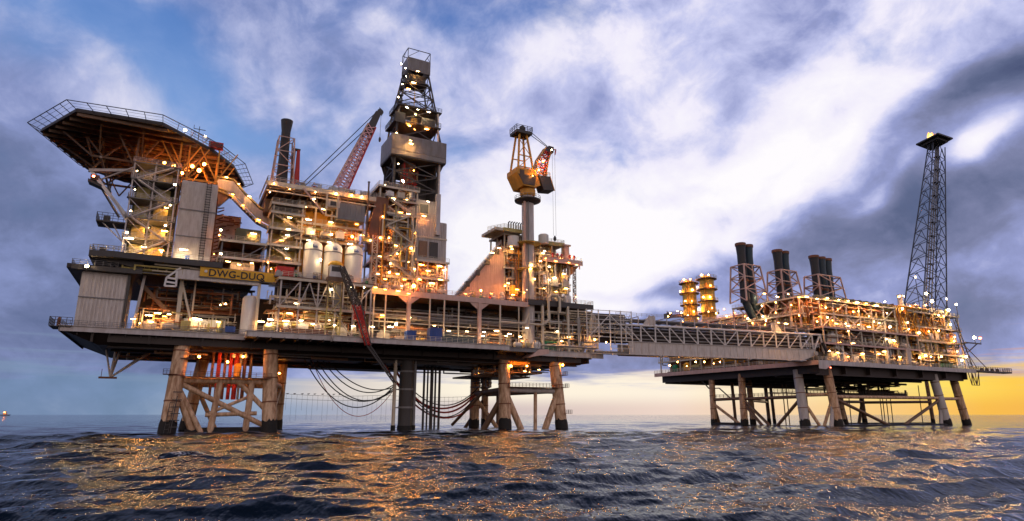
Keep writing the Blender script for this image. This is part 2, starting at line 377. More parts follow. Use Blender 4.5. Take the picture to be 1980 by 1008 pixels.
# low band above the horizon: streaks, cream in the middle, yellow at the right
hn=noise(5,6,.6,.7,9,R(0),loc=(5,2,0))
hl=math_('MULTIPLY_ADD',math_('SUBTRACT',hn,.5),.10,EL)
hm=smooth_(hl,.070,.046)
def azof(px): return (azel(px,760)[0]+1.)/2
hc=ramp(math_('MULTIPLY_ADD',AZ,.5,.5),[(0,S(96,126,158)),(azof(250),S(112,142,172)),(azof(480),S(150,170,195)),(azof(620),S(215,205,200)),(azof(900),S(255,244,222)),(azof(1300),S(255,242,222)),(azof(1600),S(255,228,165)),(azof(1850),S(255,222,96)),(azof(1960),S(255,206,84)),(1,S(230,150,90))])
low=smooth_(EL,.034,.006)
hc2=ramp(math_('MULTIPLY_ADD',AZ,.5,.5),[(0,S(92,122,150)),(azof(300),S(112,140,165)),(azof(560),S(150,165,190)),(azof(900),S(205,190,190)),(azof(1300),S(240,215,200)),(azof(1600),S(250,210,150)),(azof(1900),S(250,190,80)),(1,S(220,140,90))])
hc=mix(low,hc,hc2)
leftcut=smooth_(AZ,-.62,-.28)
hm2=math_('MULTIPLY',hm,math_('MULTIPLY_ADD',leftcut,.35,.65))
col_=mix(hm2,col_,hc)
# mauve-orange streaks over the yellow band
sn=noise(6,6,.6,.35,8,R(-4),loc=(1,7,0))
st=math_('MULTIPLY',smooth_(sn,.5,.62),math_('MULTIPLY',smooth_(EL,.02,.06),smooth_(EL,.15,.07)))
col_=mix(math_('MULTIPLY',st,smooth_(AZ,.1,.5)),col_,S(205,160,150))
col_=mix(math_('MULTIPLY',math_('MULTIPLY',st,smooth_(AZ,-.1,-.5)),.5),col_,S(130,150,180))
# twilight glow of the sky opposite the sunset, behind the camera
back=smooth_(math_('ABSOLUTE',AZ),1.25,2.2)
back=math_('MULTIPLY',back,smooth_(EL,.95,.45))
col_=mix(math_('MULTIPLY',smooth_(EL,.66,1.15),.85),col_,S(38,66,122))
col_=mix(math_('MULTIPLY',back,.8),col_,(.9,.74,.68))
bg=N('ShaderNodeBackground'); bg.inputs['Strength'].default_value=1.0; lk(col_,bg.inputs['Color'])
ow=N('ShaderNodeOutputWorld'); lk(bg.outputs[0],ow.inputs['Surface'])
wd.cycles.sampling_method='MANUAL'; wd.cycles.sample_map_resolution=512
sun=bpy.data.lights.new('sun','SUN'); sun.energy=.5; sun.angle=R(12); sun.color=(1,.72,.45)
so=bpy.data.objects.new('sun',sun); col.objects.link(so)
sd=Vector((math.sin(R(48)),math.cos(R(48)),math.tan(R(3)))).normalized(); so.rotation_euler=(-sd).to_track_quat('-Z','Y').to_euler()
# ================================================================ SEA
def build_sea():
    rs=[3.]
    while rs[-1]<2600:
        r=rs[-1]; rs.append(r+max(.12,r*(.0042 if r<170 else .0085)))
    rs=np.array(rs); na=900
    th=np.radians(np.linspace(-62,62,na))
    Rr,TH=np.meshgrid(rs,th,indexing='ij')
    X=Rr*np.sin(TH); Y=Rr*np.cos(TH); Z=np.zeros_like(X); DX=np.zeros_like(X); DY=np.zeros_like(X)
    g=np.random.RandomState(11)
    cell=np.maximum(np.where(Rr<170,np.maximum(Rr*.0042,.12),Rr*.0085),Rr*np.radians(124)/na)
    for i in range(130):
        lam=.5*(22/.5)**(g.rand()); a=.0043*lam*(.5+g.rand()*.9)*(1.75 if 3<lam<9 else 1.)*(1 if lam<9 else (9/lam)**.6)
        d=np.radians(-62+g.randn()*24); k=2*np.pi/lam; ph=g.rand()*6.28
        kx,ky=k*np.cos(d),k*np.sin(d)
        fade=np.clip((lam/cell-3)/5,0,1)*np.clip(1.0-(Rr-900)/1700,0,1)
        env=1.; p=kx*X+ky*Y+ph
        Z+=a*fade*np.cos(p); q=.9*a*fade*np.sin(p); DX-=q*np.cos(d); DY-=q*np.sin(d)
    X=X+DX; Y=Y+DY
    nr=len(rs); V=np.stack([X,Y,Z],-1).reshape(-1,3)
    idx=np.arange(nr*na).reshape(nr,na)
    q=np.stack([idx[:-1,:-1],idx[:-1,1:],idx[1:,1:],idx[1:,:-1]],-1).reshape(-1,4)[:,::-1]
    # far ring and the sea behind the camera
    me=bpy.data.meshes.new('sea'); me.vertices.add(len(V)); me.vertices.foreach_set('co',V.ravel().astype(np.float32))
    me.loops.add(q.size); me.loops.foreach_set('vertex_index',q.ravel().astype(np.int32))
    me.polygons.add(len(q)); me.polygons.foreach_set('loop_start',np.arange(0,q.size,4,dtype=np.int32)); 
    me.update(calc_edges=True); me.validate(); me.shade_smooth()
    return me
m=bpy.data.materials.new('sea water'); m.use_nodes=True; MT['sea water']=m
def watermat():
    nt=m.node_tree; b=nt.nodes['Principled BSDF']
    b.inputs['Base Color'].default_value=(.003,.007,.012,1); b.inputs['Roughness'].default_value=.045; b.inputs['Specular IOR Level'].default_value=.27; b.inputs['IOR'].default_value=1.33
    g=nt.nodes.new('ShaderNodeNewGeometry'); prev=None
    cd=nt.nodes.new('ShaderNodeVectorMath'); cd.operation='LENGTH'; nt.links.new(g.outputs['Position'],cd.inputs[0])
    for sc,det,dist,st,rot,sy in ((.45,4,.42,.9,.3,.35),(1.5,3,.12,1.,.5,.4),(4.,1,.022,.8,.2,.5)):
        mp=nt.nodes.new('ShaderNodeMapping'); mp.inputs['Rotation'].default_value=(0,0,rot); mp.inputs['Scale'].default_value=(1,sy,1)
        nt.links.new(g.outputs['Position'],mp.inputs['Vector'])
        n=nt.nodes.new('ShaderNodeTexNoise'); n.inputs['Scale'].default_value=sc; n.inputs['Detail'].default_value=det; n.inputs['Roughness'].default_value=.6
        nt.links.new(mp.outputs[0],n.inputs['Vector'])
        bp=nt.nodes.new('ShaderNodeBump'); bp.inputs['Strength'].default_value=st; bp.inputs['Distance'].default_value=dist
        nt.links.new(n.outputs['Fac'],bp.inputs['Height'])
        if prev: nt.links.new(prev.outputs[0],bp.inputs['Normal'])
        prev=bp
    nt.links.new(prev.outputs[0],b.inputs['Normal'])
    ms=[]
    for sc,sy,lo_,hi in ((.06,.45,.64,.70),(.9,.5,.50,.60),(4.,.6,.42,.62)):
        mp=nt.nodes.new('ShaderNodeMapping'); mp.inputs['Scale'].default_value=(1,1/sy,1); mp.inputs['Rotation'].default_value=(0,0,.25); nt.links.new(g.outputs['Position'],mp.inputs['Vector'])
        n=nt.nodes.new('ShaderNodeTexNoise'); n.inputs['Scale'].default_value=sc; n.inputs['Detail'].default_value=4; nt.links.new(mp.outputs[0],n.inputs['Vector'])
        r=nt.nodes.new('ShaderNodeMapRange'); r.inputs['From Min'].default_value=lo_; r.inputs['From Max'].default_value=hi; nt.links.new(n.outputs['Fac'],r.inputs['Value']); ms.append(r.outputs[0])
    k=ms[0]
    for q in ms[1:]:
        mm=nt.nodes.new('ShaderNodeMath'); mm.operation='MULTIPLY'; nt.links.new(k,mm.inputs[0]); nt.links.new(q,mm.inputs[1]); k=mm.outputs[0]
    mx=nt.nodes.new('ShaderNodeMix'); mx.data_type='RGBA'; mx.inputs['A'].default_value=b.inputs['Base Color'].default_value; mx.inputs['B'].default_value=(.5,.55,.6,1)
    nt.links.new(k,mx.inputs['Factor']); nt.links.new(mx.outputs['Result'],b.inputs['Base Color'])
watermat()
sea=bpy.data.objects.new('sea',build_sea()); col.objects.link(sea); sea['kind']='structure'; sea.data.materials.append(m)
b=MB()
n=96
ri=2580; ro=40000
vs=[(ri*math.sin(2*math.pi*k/n),ri*math.cos(2*math.pi*k/n),-.05) for k in range(n)]+[(ro*math.sin(2*math.pi*k/n),ro*math.cos(2*math.pi*k/n),-.05) for k in range(n)]
b.add(vs,[(k,n+k,n+(k+1)%n,(k+1)%n) for k in range(n)])
t0,t1=R(61.5),R(298.5); k2=48
vs=[(0,0,-.2)]+[(2600*math.sin(t0+(t1-t0)*k/k2),2600*math.cos(t0+(t1-t0)*k/k2),-.2) for k in range(k2+1)]
b.add(vs,[(0,k+2,k+1) for k in range(k2)])
solo('sea','','',(0,0,0),b,'sea water','W',kind='structure')
scn.view_settings.view_transform='Standard'; scn.view_settings.look='None'; scn.view_settings.exposure=0; scn.view_settings.gamma=1
scn.cycles.use_denoising=True; scn.cycles.max_bounces=5; scn.cycles.diffuse_bounces=2; scn.cycles.glossy_bounces=3; scn.cycles.sample_clamp_indirect=14; scn.cycles.sample_clamp_direct=40
scn.cycles.caustics_reflective=False
# ================================================================ PLATFORM A : hull, decks and jackets
PA=T('drilling_platform','large drilling and living platform on two braced jackets, left end of the bridge','oil platform',(72,20,0))
outline=[(0,0),(38,0),(38,-6),(58,-6),(58,-8),(108,-8),(108,-5),(123,-5),(123,0),(147,0),(147,45),(0,45)]
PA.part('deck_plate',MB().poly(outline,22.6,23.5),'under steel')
def fascia(pts,z0,z1,th=.35):
    b=MB()
    for (a,c),(a2,c2) in zip(pts,pts[1:]):
        if a==a2: b.box(a-th,a-.003,min(c,c2)-th,max(c,c2),z0,z1)
        else: b.box(min(a,a2)-th,max(a,a2)-.004,c-th,c-.003,z0,z1)
        if c==c2:
            b.box(min(a,a2)-th-.1,max(a,a2),c-th-.25,c-th+.05,z1-.02,z1+.12)
    return b
PA.part('deck_edge_beam',fascia([(0,45),(0,0),(38,0)],22.3,23.5),'light steel')
PA.part('deck_edge_beam',fascia([(38,0),(38,-6),(58,-6)],22.6,23.9),'light steel')
PA.part('deck_edge_beam',fascia([(58,-6),(58,-8),(108,-8)],22.3,23.6),'light steel')
PA.part('deck_edge_beam',fascia([(108,-5),(123,-5)],22.4,23.5),'grey steel')
PA.part('deck_edge_beam',fascia([(123,0),(147,0)],22.0,23.7),'light steel')
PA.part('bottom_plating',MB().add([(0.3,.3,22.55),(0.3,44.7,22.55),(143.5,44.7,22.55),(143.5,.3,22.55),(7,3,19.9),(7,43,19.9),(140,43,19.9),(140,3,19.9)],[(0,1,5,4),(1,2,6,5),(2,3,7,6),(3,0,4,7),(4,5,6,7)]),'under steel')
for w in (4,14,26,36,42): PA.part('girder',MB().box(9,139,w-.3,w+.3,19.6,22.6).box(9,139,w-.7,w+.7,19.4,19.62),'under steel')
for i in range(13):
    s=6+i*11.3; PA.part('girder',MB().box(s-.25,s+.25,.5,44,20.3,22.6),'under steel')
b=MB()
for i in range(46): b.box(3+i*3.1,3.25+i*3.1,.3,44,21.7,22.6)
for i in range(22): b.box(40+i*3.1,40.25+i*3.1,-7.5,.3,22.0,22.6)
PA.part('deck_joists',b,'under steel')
rg=random.Random(3)
for k in range(34):
    s=rg.uniform(8,130); w=rg.choice((5,9,18,22,30,38)); z=rg.uniform(18.2,19.4); Lk=rg.uniform(8,30)
    b=MB().path([(s,w,22.58),(s,w,z),(min(143,s+Lk),w+rg.uniform(-2,2),z)],rg.choice((.15,.25,.4))); PA.part('pipe',b,rg.choice(['brown steel','under steel','galvanised']),sm=True)
PA.part('girder',MB().box(9,139,.9,1.15,20.4,22.55),'under steel')
# small hanging skirts under the hull centre
for (s,w,l,h) in ((44,8,26,2.2),(74,5,30,2.6),(60,24,30,3.2),(100,12,20,2.4)):
    PA.part('under_deck_box',MB().box(s,s+l,w,w+8,22.6-h-1.6,20.4),'under steel')
# jackets : leg (upper) and growth-covered foot
def leg(t,p,q,r,m='leg paint',foot=2.6):
    p=Vector(p);q=Vector(q); d=(p-q); f=(foot-q.z)/(p.z-q.z); mid=q+d*f
    o=t.part('leg',MB().tube(mid,p,r,None,18,0,True),m,sm=True)
    b=MB(); n=22; rr=random.Random(int(abs(p.x*7+p.y*13))); u1=d.normalized().cross(Vector((0,1,0))).normalized(); u2=d.normalized().cross(u1)
    b.add([tuple(q-d*.1+(u1*math.cos(6.2832*k/n)+u2*math.sin(6.2832*k/n))*r*1.14) for k in range(n)]+[tuple(mid+d*rr.uniform(-.035,-.005)+(u1*math.cos(6.2832*k/n)+u2*math.sin(6.2832*k/n))*r*1.1) for k in range(n)]+[tuple(mid+d*rr.uniform(-.012,.03)+(u1*math.cos(6.2832*k/n)+u2*math.sin(6.2832*k/n))*r*1.015) for k in range(n)],[(j*n+k,j*n+(k+1)%n,(j+1)*n+(k+1)%n,(j+1)*n+k) for j in (0,1) for k in range(n)])
    t.part('marine_growth',b,'marine growth',o,sm=True)
    for zz in (.38,.62,.86):
        c=q+d*zz; t.part('leg_ring',MB().tube(c-d*.006,c+d*.006,r*1.06,None,18),'rust',o)
    return o
def leg_to(t,top,footpx,w,ztop,r,**k):
    s,z=M(*footpx,w); return leg(t,top,(s,w,-2),r,**k)
def brace(t,p,q,r,m='leg paint'): t.part('brace',MB().tube(p,q,r,None,12),m,sm=True)
AL={'fl':((24.5,3,22.58),(23.2,1,-2),1.75),'fr':((44.5,3,22.58),(45.8,1,-2),1.75),'bl':((30.5,24,22.58),(27.5,27,-2),1.6),'br':((51,26,22.58),(51,28,-2),1.6)}
for k,(p,q,r) in AL.items(): leg(PA,p,q,r)
def onleg(d,k,z):
    p,q,r=d[k]; p=Vector(p);q=Vector(q); return q+(p-q)*((z+2)/(p.z+2))
for a,c in (('fl','fr'),('fr','br'),('bl','br'),('fl','bl')):
    z=12.3; brace(PA,onleg(AL,a,z),onleg(AL,c,z),.75)
    mid=(onleg(AL,a,12)+onleg(AL,c,12))/2
    lo=(onleg(AL,a,-2)+onleg(AL,c,-2))/2
    brace(PA,onleg(AL,a,11.8),lo+(onleg(AL,a,-2)-lo)*.25,.6)
brace(PA,onleg(AL,'fl',12),onleg(AL,'fr',1),.62); brace(PA,(37.5,2.3,12.3),onleg(AL,'fr',4.5),.6)
brace(PA,(33.5,2.2,12.3),(32.3,1.4,-1),.75); brace(PA,(40.8,2.2,12.3),(40.2,1.5,-1),.75)
brace(PA,(31,1.6,4.2),(42.5,1.6,4.6),.5); brace(PA,(31.8,1.5,4.6),(40,1.9,8.4),.4)
brace(PA,onleg(AL,'fl',11.5),(29.2,2,-1),.85); brace(PA,onleg(AL,'br',11.5),onleg(AL,'fr',2),.6)
PA.part('jacket_walkway',MB().box(25,45,-.2,1.6,13.0,13.15),'rust'); PA.part('handrail',MB().rail([(25,-.2,13.1),(45,-.2,13.1)],1.2,.09),'rust')
PA.part('marine_growth',MB().tube((27,2,-.3),(44,2,-.3),1.3,None,12).tube((28,26,-.3),(50,27,-.3),1.2,None,12).tube((45,2,-.4),(50,27,-.3),1.1,None,10),'marine growth')
b=MB()
for o_ in (0,.9): b.bar((22.6+o_,-.95,-1),(23.6+o_,.7,11.5),.12)
for k in range(12): b.bar((22.7+k*.08,-.9+k*.13,k),(23.6+k*.08,-.9+k*.13,k),.1)
PA.part('boat_landing_ladder',b,'dark steel')
b=MB()
for z in (1.5,3,4.5,6,7.6,9.4): b.bar((23.6,-.8,z),(25.6,-.8,z),.22)
b.bar((24.0,-.85,0),(24.6,-.75,8.5),.2); PA.part('fender',b,'dark steel')
# right jacket
AR={'fl':((112,3,22.58),(111.5,1,-2),1.8),'fr':((130,3,22.58),(131.5,1,-2),1.8),'bl':((124.5,44,22.58),(124,46,-2),1.7),'bm':((129,44,22.58),(129.5,46,-2),1.1)}
s1,_=M(920,715,26);s2,_=M(938,715,34)
AR['bl']=((s1,26,22.58),(s1,27,-2),1.6); AR['bm']=((s2,34,22.58),(s2+.5,35,-2),1.2)
for k,(p,q,r) in AR.items(): leg(PA,p,q,r)
brace(PA,onleg(AR,'fl',11.6),onleg(AR,'fr',11.4),.85,'light steel'); brace(PA,onleg(AR,'bl',11),onleg(AR,'fl',11.6),.85,'brown steel'); brace(PA,onleg(AR,'bm',11),onleg(AR,'fr',11.4),.6,'brown steel')
brace(PA,onleg(AR,'fl',11.4),(118,1.3,-2),1.0); brace(PA,onleg(AR,'fr',11.2),(124.5,1.3,-2),1.0); brace(PA,onleg(AR,'fl',10.5),(106.5,8,-2),.9,'brown steel')
brace(PA,onleg(AR,'bl',10),(s1+9,26,-1),.7); brace(PA,onleg(AR,'bm',10),(s2-8,34,-1),.6,'brown steel'); brace(PA,(111,16,11),(105,26,1),.5,'brown steel')
brace(PA,(122.5,2,11.4),(122.3,2,-2),.55); brace(PA,(s2+3,30,11),(s2+3,30,-2),.5,'brown steel')
PA.part('jacket_walkway',MB().box(112,130,-.2,1.8,12.3,12.45),'rust'); PA.part('handrail',MB().rail([(112,-.2,12.4),(130,-.2,12.4)],1.2,.09,1.2),'rust')
# mezzanine between right jacket legs
PA.part('mezzanine_floor',MB().box(104,124,8,24,15.6,16.1),'brown steel'); PA.part('mezzanine_floor',MB().box(112,125,2,10,16.6,17),'brown steel')
PA.part('handrail',MB().rail([(104,8,16.1),(124,8,16.1),(124,24,16.1)],1.2,.1),'light steel')
for s in (106,118,123): PA.part('hanger',MB().bar((s,9,16),(s,9,22),.35),'light steel')
pipes(PA,105,124,6,12,16.3,20.5,16,['brown steel','copper pipe','cream paint'],41,.12,.3)
pipes(PA,s1+1,111,14,26,11.6,20,16,['brown steel','grey steel','copper pipe'],43,.12,.3)
PA.part('orange_deck_bracket',MB().polyw([(112,20.2),(121,20.2),(121,19.6),(114,18.9),(112.2,17)],2.6,3.4),'orange paint and glow')
# white haunched bracket where the front step ends
PA.part('deck_step_bracket',MB().polyw([(116.2,20.9),(119.3,21.4),(123,22.2),(123,23.5),(119.5,23.3)],-5.6,-.6),'pink steel')
# column of conductors in the middle
CL=T('conductor_column','thick dark central column with two thinner risers rising from the sea','riser column',(84,8,0))
s0,_=M(785,760,6)
CL.part('main_column',MB().tube((s0,6,1.2),(s0,6,22),2.0,None,24),'dark steel',sm=True); CL.part('marine_growth',MB().tube((s0,6,-3),(s0,6,1.3),2.3,2.12,20),'marine growth',sm=True)
for d,r in ((-3.6,.5),(2.3,.45)):
    o=CL.part('riser',MB().tube((s0+d,5.4,1.3),(s0+d,5.4,21.5),r,None,10),'cream paint' if d<0 else 'grey steel',sm=True); CL.part('marine_growth',MB().tube((s0+d,5.4,-3),(s0+d,5.4,1.4),r*1.3,None,10),'marine growth',o)
for z in (6,11,16): CL.part('clamp',MB().tube((s0,6,z),(s0,6,z+.5),2.15,None,24).box(s0-4,s0,5.2,5.7,z,z+.3),'grey steel')
CD=T('well_conductors','row of slim dark well conductors standing right of the central column','conductors',(95,12,0))
for px,r in ((819,.34),(826,.26),(834,.5),(841,.3),(849,.36)):
    s,_=M(px,770,12); CD.part('conductor',MB().tube((s,12,-3),(s,12,22),r,None,10),'dark steel',sm=True)
s,_=M(834,770,12); CD.part('guide_frame',MB().bar((s-4,12,17.5),(s+4,12,17.5),.4),'dark steel')
# caissons through the left jacket
CS=T('red_caissons','bundle of red vertical pipes running down between the left jacket legs','caissons',(38,8,8))
for i,(px,r,m_) in enumerate(((424,.5,'red paint'),(436,.35,'rust'),(447,.45,'red paint'),(458,.6,'red paint'),(466,.3,'galvanised'),(474,.45,'rust'),(486,.4,'brown steel'),(412,.35,'rust'))):
    s,_=M(px,700,9); CS.part('pipe',MB().tube((s,9,8),(s,9,22),r,None,10),m_,sm=True)
s,_=M(459,720,8); CS.part('valve_body',MB().lathe((s,8,13.5),[(.5,0),(.9,.3),(.9,3.2),(.5,3.6)],12),'orange paint and glow')
for px in (452,467,476):
    s,_=M(px,690,7); CS.part('valve',MB().lathe((s,7,18.4),[(.2,0),(.5,.2),(.5,.8),(.2,1)],10),'white paint')
# access cages on legs
for nm,k,z,side in (('left front',AL['fl'],14.5,-1),('left front',AL['fl'],17.5,1),('right back',AL['br'],14,1)): pass
for lab,d,k,z,sg in (('on the outer left leg of the left jacket, lower one',AL,'fl',13.6,-1),('on the outer left leg, just under the deck',AL,'fl',17.4,1),('on the outer right leg of the right jacket, upper one',AR,'fr',16.4,1),('on the outer right leg of the right jacket, lower one',AR,'fr',12.6,1),('on the outer right leg near the waterline',AR,'fr',4.6,1)):
    p=onleg(d,k,z); a=p.x+(sg*2.0); t=T('access_platform','small railed access platform '+lab,'platform',(a,p.y-1,z))
    t.part('grating',MB().box(min(p.x,a+sg),max(p.x,a+sg),p.y-2.2,p.y+1,z-.12,z),'rust'); t.part('handrail',MB().rail([(a-sg*.5,p.y-2.2,z),(a+sg,p.y-2.2,z),(a+sg,p.y+1,z)],1.1,.08,1),'dark steel')
# flare-like tripod frame under the left end
TF=T('lifeboat_davit_frame','hanging pyramid of grey tubes under the left end of the hull','steel frame',(12,8,12))
s,z=M(213,730,14); ap=(s,14,z)
for px,py,w,r in ((203,664,16,.22),(226,672,16,.3),(236,676,18,.3),(300,690,22,.25),(312,688,18,.25)):
    a,_=M(px,py,w); TF.part('strut',MB().tube((a,w,21.8),ap,r,None,8),'light steel',sm=True)
TF.part('foot_beam',MB().box(s-2.4,s+1.4,13.6,14.4,z-.3,z+.15),'rust'); TF.part('foot_beam',MB().bar((s-1.9,14,z),(s-1.9,14,z+2),.12),'rust')
# ---------------------------------------------------------------- between decks, right part (s 60..147): posts, dark back wall, upper deck
ZU=36.9
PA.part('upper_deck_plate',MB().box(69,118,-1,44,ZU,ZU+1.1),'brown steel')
PA.part('upper_edge_beam',MB().box(68.6,118.2,-1.5,-1.003,ZU-.25,ZU+1.35),'pink steel')
PA.part('upper_deck_plate',MB().box(118,143,0,44,ZU+1.2,ZU+2.3),'brown steel'); PA.part('upper_edge_beam',MB().box(117.5,143.5,-.55,-.003,ZU+.9,ZU+2.6),'dark steel')
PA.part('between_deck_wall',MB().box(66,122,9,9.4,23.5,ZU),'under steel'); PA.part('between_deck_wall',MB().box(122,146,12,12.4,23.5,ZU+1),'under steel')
for px,wd_ in ((722,.4),(745,.35),(790,1.0),(831,.35),(859,.35),(887,.35),(927,.95),(967,.4),(1003,.3)):
    s,_=M(px,600,-1.2); PA.part('column',MB().bar((s,-1.2,23.5),(s,-1.2,ZU-.2),wd_),'pink steel' if wd_>.6 else 'cream paint')
    if wd_>.6: PA.part('haunch',MB().polyw([(s-3.2,ZU-.3),(s+3.2,ZU-.3),(s+.6,ZU-2.3),(s-.6,ZU-2.3)],-1.3,-.9),'pink steel')
for zz,tt,m_ in ((29.2,.3,'cream paint'),(31.2,.16,'galvanised'),(32.2,.16,'galvanised'),(26.6,.16,'galvanised')):
    PA.part('beam',MB().bar((69,-.9,zz),(117,-.9,zz),tt),m_)
for k in range(6): PA.part('cable_tray',MB().box(70,118,1.5+k,1.9+k,30.5+k*.7,30.8+k*.7),rg.choice(['grey steel','under steel','galvanised']))
pipes(PA,72,116,0,6,24.2,28.5,26,['galvanised','cream paint','copper pipe','grey steel','brown steel'],77,.08,.22)
pipes(PA,70,118,3,8,28,36,18,['brown steel','under steel','grey steel'],78,.12,.35)
PA.part('handrail',MB().rail([(58,-8,23.7),(108,-8,23.7)],1.2,.08,1.6),'cream paint')
PA.part('handrail',MB().rail([(38,-6,24),(58,-6,24)],1.2,.08,1.6),'cream paint')
PA.part('handrail',MB().rail([(123,-.2,23.8),(147,-.2,23.8),(147,30,23.8)],1.2,.08,1.6),'cream paint')
PA.part('handrail',MB().rail([(108,-5,23.7),(123,-5,23.7)],1.2,.08,1.2),'galvanised')
PA.part('handrail',MB().rail([(0,20,23.6),(0,0,23.6),(38,0,23.6)],1.2,.08,1.6),'grey steel')
PA.part('handrail',MB().rail([(69,-1.4,ZU+1.4),(118,-1.4,ZU+1.4)],1.2,.08,1.6),'pink steel')
PA.part('handrail',MB().rail([(118,-.5,ZU+2.6),(143.4,-.5,ZU+2.6),(143.4,20,ZU+2.6)],1.2,.08,1.6),'cream paint')
# left between-deck bay
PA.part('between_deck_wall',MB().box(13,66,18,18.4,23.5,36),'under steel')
PA.part('upper_deck_plate',MB().box(-1,39,1,44,36.9,37.9),'under steel')
PA.part('upper_edge_beam',MB().box(20.9,40,-.6,.6,36.2,38.6),'clad')
for px,wd_,w in ((345,.9,2),(372,.4,4),(497,.7,0),(352,.5,8)):
    s,_=M(px,600,w); PA.part('column',MB().bar((s,w,23.5),(s,w,36.8),wd_),'cream paint')
s,_=M(350,560,2);s2_,_=M(375,625,2)
PA.part('brace',MB().bar((s,2,36),(s2_,2,24),.5),'cream paint'); PA.part('brace',MB().bar((13,5,36),(22,5,27),.9),'brown steel')
PA.part('column',MB().bar((13.5,3,23.5),(14.5,3,37),.6),'light steel')
pipes(PA,14,36,1,6,24,29,30,['galvanised','cream paint','copper pipe','yellow panel'],80,.08,.2)
pipes(PA,14,40,4,12,29,36,24,['rust','under steel','grey steel','rust'],81,.12,.3)
# white triangular pipe frame
s,z=M(350,520,-.6)
t=T('bracket_frame','white open triangular bracket frame at the left end of the white deck beam','steel frame',(s,-.6,z-5))
A1=M(350,518,-.6);A2=M(322,537,-.6);A3=M(318,553,-.6);A4=M(340,554,-.6);A5=M(343,522,-.6)
P=[(a,-.6,b_) for a,b_ in (A1,A2,A3,A4,A5)]
t.bars('bar',[(P[0],P[1]),(P[1],P[2]),(P[2],P[3]),(P[3],P[4]),((P[1][0],-.6,P[1][2]),(P[3][0]+.2,-.6,P[1][2]-.2)),((P[1][0]-.2,-.6,P[1][2]-1),(P[3][0]+.2,-.6,P[1][2]-1.2))],'white paint',.42)
# big white vertical cylinder and cream cabin, left bay
s,z=M(480,632,3)
t=T('storage_silo','fat plain white cylinder standing between the decks under the amber sign','tank',(s,3,23.5))
t.part('shell',MB().lathe((s,3,23.5),[(1.9,0),(2.0,.1),(2.0,9.6),(1.6,10.3)],24),'white paint',sm=True); t.part('base_ring',MB().lathe((s,3,23.5),[(2.3,0),(2.3,.35)],24),'grey steel')
s,z=M(402,615,2)
t=boxlit('cabin','low cream cabin behind railings below the white deck beam','cabin',s-3.6,s+4,3,7,23.6,27.2,'white paint')
t.part('door',MB().box(s-1,s,2.75,2.85,23.8,26.2),'grey steel')
# sign board
a0,zt=M(388,514,-1.0); a1,zb=M(533,527,-1.0)
SG=T('platform_sign','amber board with dark lettering DWG-DUQ above the white deck beam','sign',((a0+a1)/2,-1.05,38))
SG.part('board',MB().box(a0,a1,-1.15,-.95,37.2,39.6),'sign amber'); SG.part('frame',MB().box(a0-.15,a1+.15,-1.0,-.75,37.0,37.2).box(a0-.15,a1+.15,-1.0,-.75,39.6,39.75),'grey steel')
SG.part('lamp_disc',MB().tube((a0+1.3,-1.3,38.5),(a0+1.3,-1.15,38.5),.35,None,14),'white paint')
cu=bpy.data.curves.new('lettering','FONT'); cu.body='DWG-DUQ'; cu.size=2.45; cu.extrude=.04; cu.offset=.035; cu.space_character=1.06; cu.align_x='CENTER'
tmp=bpy.data.objects.new('tmp',cu); dg=bpy.context.evaluated_depsgraph_get(); 
col.objects.link(tmp); bpy.context.view_layer.update(); me=bpy.data.meshes.new_from_object(tmp.evaluated_get(bpy.context.evaluated_depsgraph_get())); bpy.data.objects.remove(tmp)
me.materials.clear(); me.materials.append(MT['letter black'])
lo=bpy.data.objects.new('lettering',me); col.objects.link(lo); lo.parent=SG.o; lo.rotation_euler=(R(90),0,0); lo.location=(-.35,-.17,-.55); lo['label']='dark letters DWG-DUQ'
xm=max(v.co.x for v in me.vertices)+(a0+a1)/2-.35
SG.part('letter_tail',MB().bar((xm-.75,-1.26,38.05),(xm+.12,-1.26,37.25),.24),'letter black')
# catenary hoses
def cat(px0,w0,z0,px1,w1,z1,sag,r,nm,label,m_,n=18):
    a=M(px0,700,w0)[0]; c=M(px1,700,w1)[0]; pts=[]
    for i in range(n+1):
        f=i/n; pts.append((a+(c-a)*f,w0+(w1-w0)*f,z0+(z1-z0)*f-sag*4*f*(1-f)))
    solo(nm,label,'hose' if nm=='hanging_hose' else 'cable',pts[0],MB().path(pts,r,6),m_,sm=True)
hl_=[(580,765,7.5,'rubber','lowest black hose of the bundle looping left of the central column'),(590,765,5.2,'rubber','second lowest black hose looping left of the central column'),(603,762,4.4,'rubber','middle black hose looping left of the central column'),(613,762,3.0,'rubber','fourth black hose looping left of the central column'),(622,760,1.2,'rubber','topmost black hose looping left of the central column'),(597,762,9.0,'hose red','thin dark red hose hanging lowest left of the central column')]
for i,(p0,p1,sg,m_,lb) in enumerate(hl_): cat(p0,10+i*.8,21,p1,8+i*.4,12.5-(i%3)*.8,sg+2.6,.16 if m_=='rubber' else .1,'hanging_hose',lb,m_)
hr=[(728,9,21,912,24,10,8.5,.3,'hose red','thick red hose swinging behind the central column to the right jacket'),(733,9,21,915,24,7,9.5,.24,'hose red','lower red hose swinging behind the central column'),(745,8,21,925,25,13,9.5,.16,'rubber','upper black hose crossing behind the central column to the right jacket'),(752,9,21,918,25,9.5,11,.16,'rubber','lower black hose crossing behind the central column to the right jacket'),(768,8,16,925,26,12,9.0,.3,'hose red','red hose drooping behind the slim well conductors')]
for q in hr: cat(q[0],q[1],q[2],q[3],q[4],q[5],q[6],q[7],'hanging_hose',q[9],q[8])
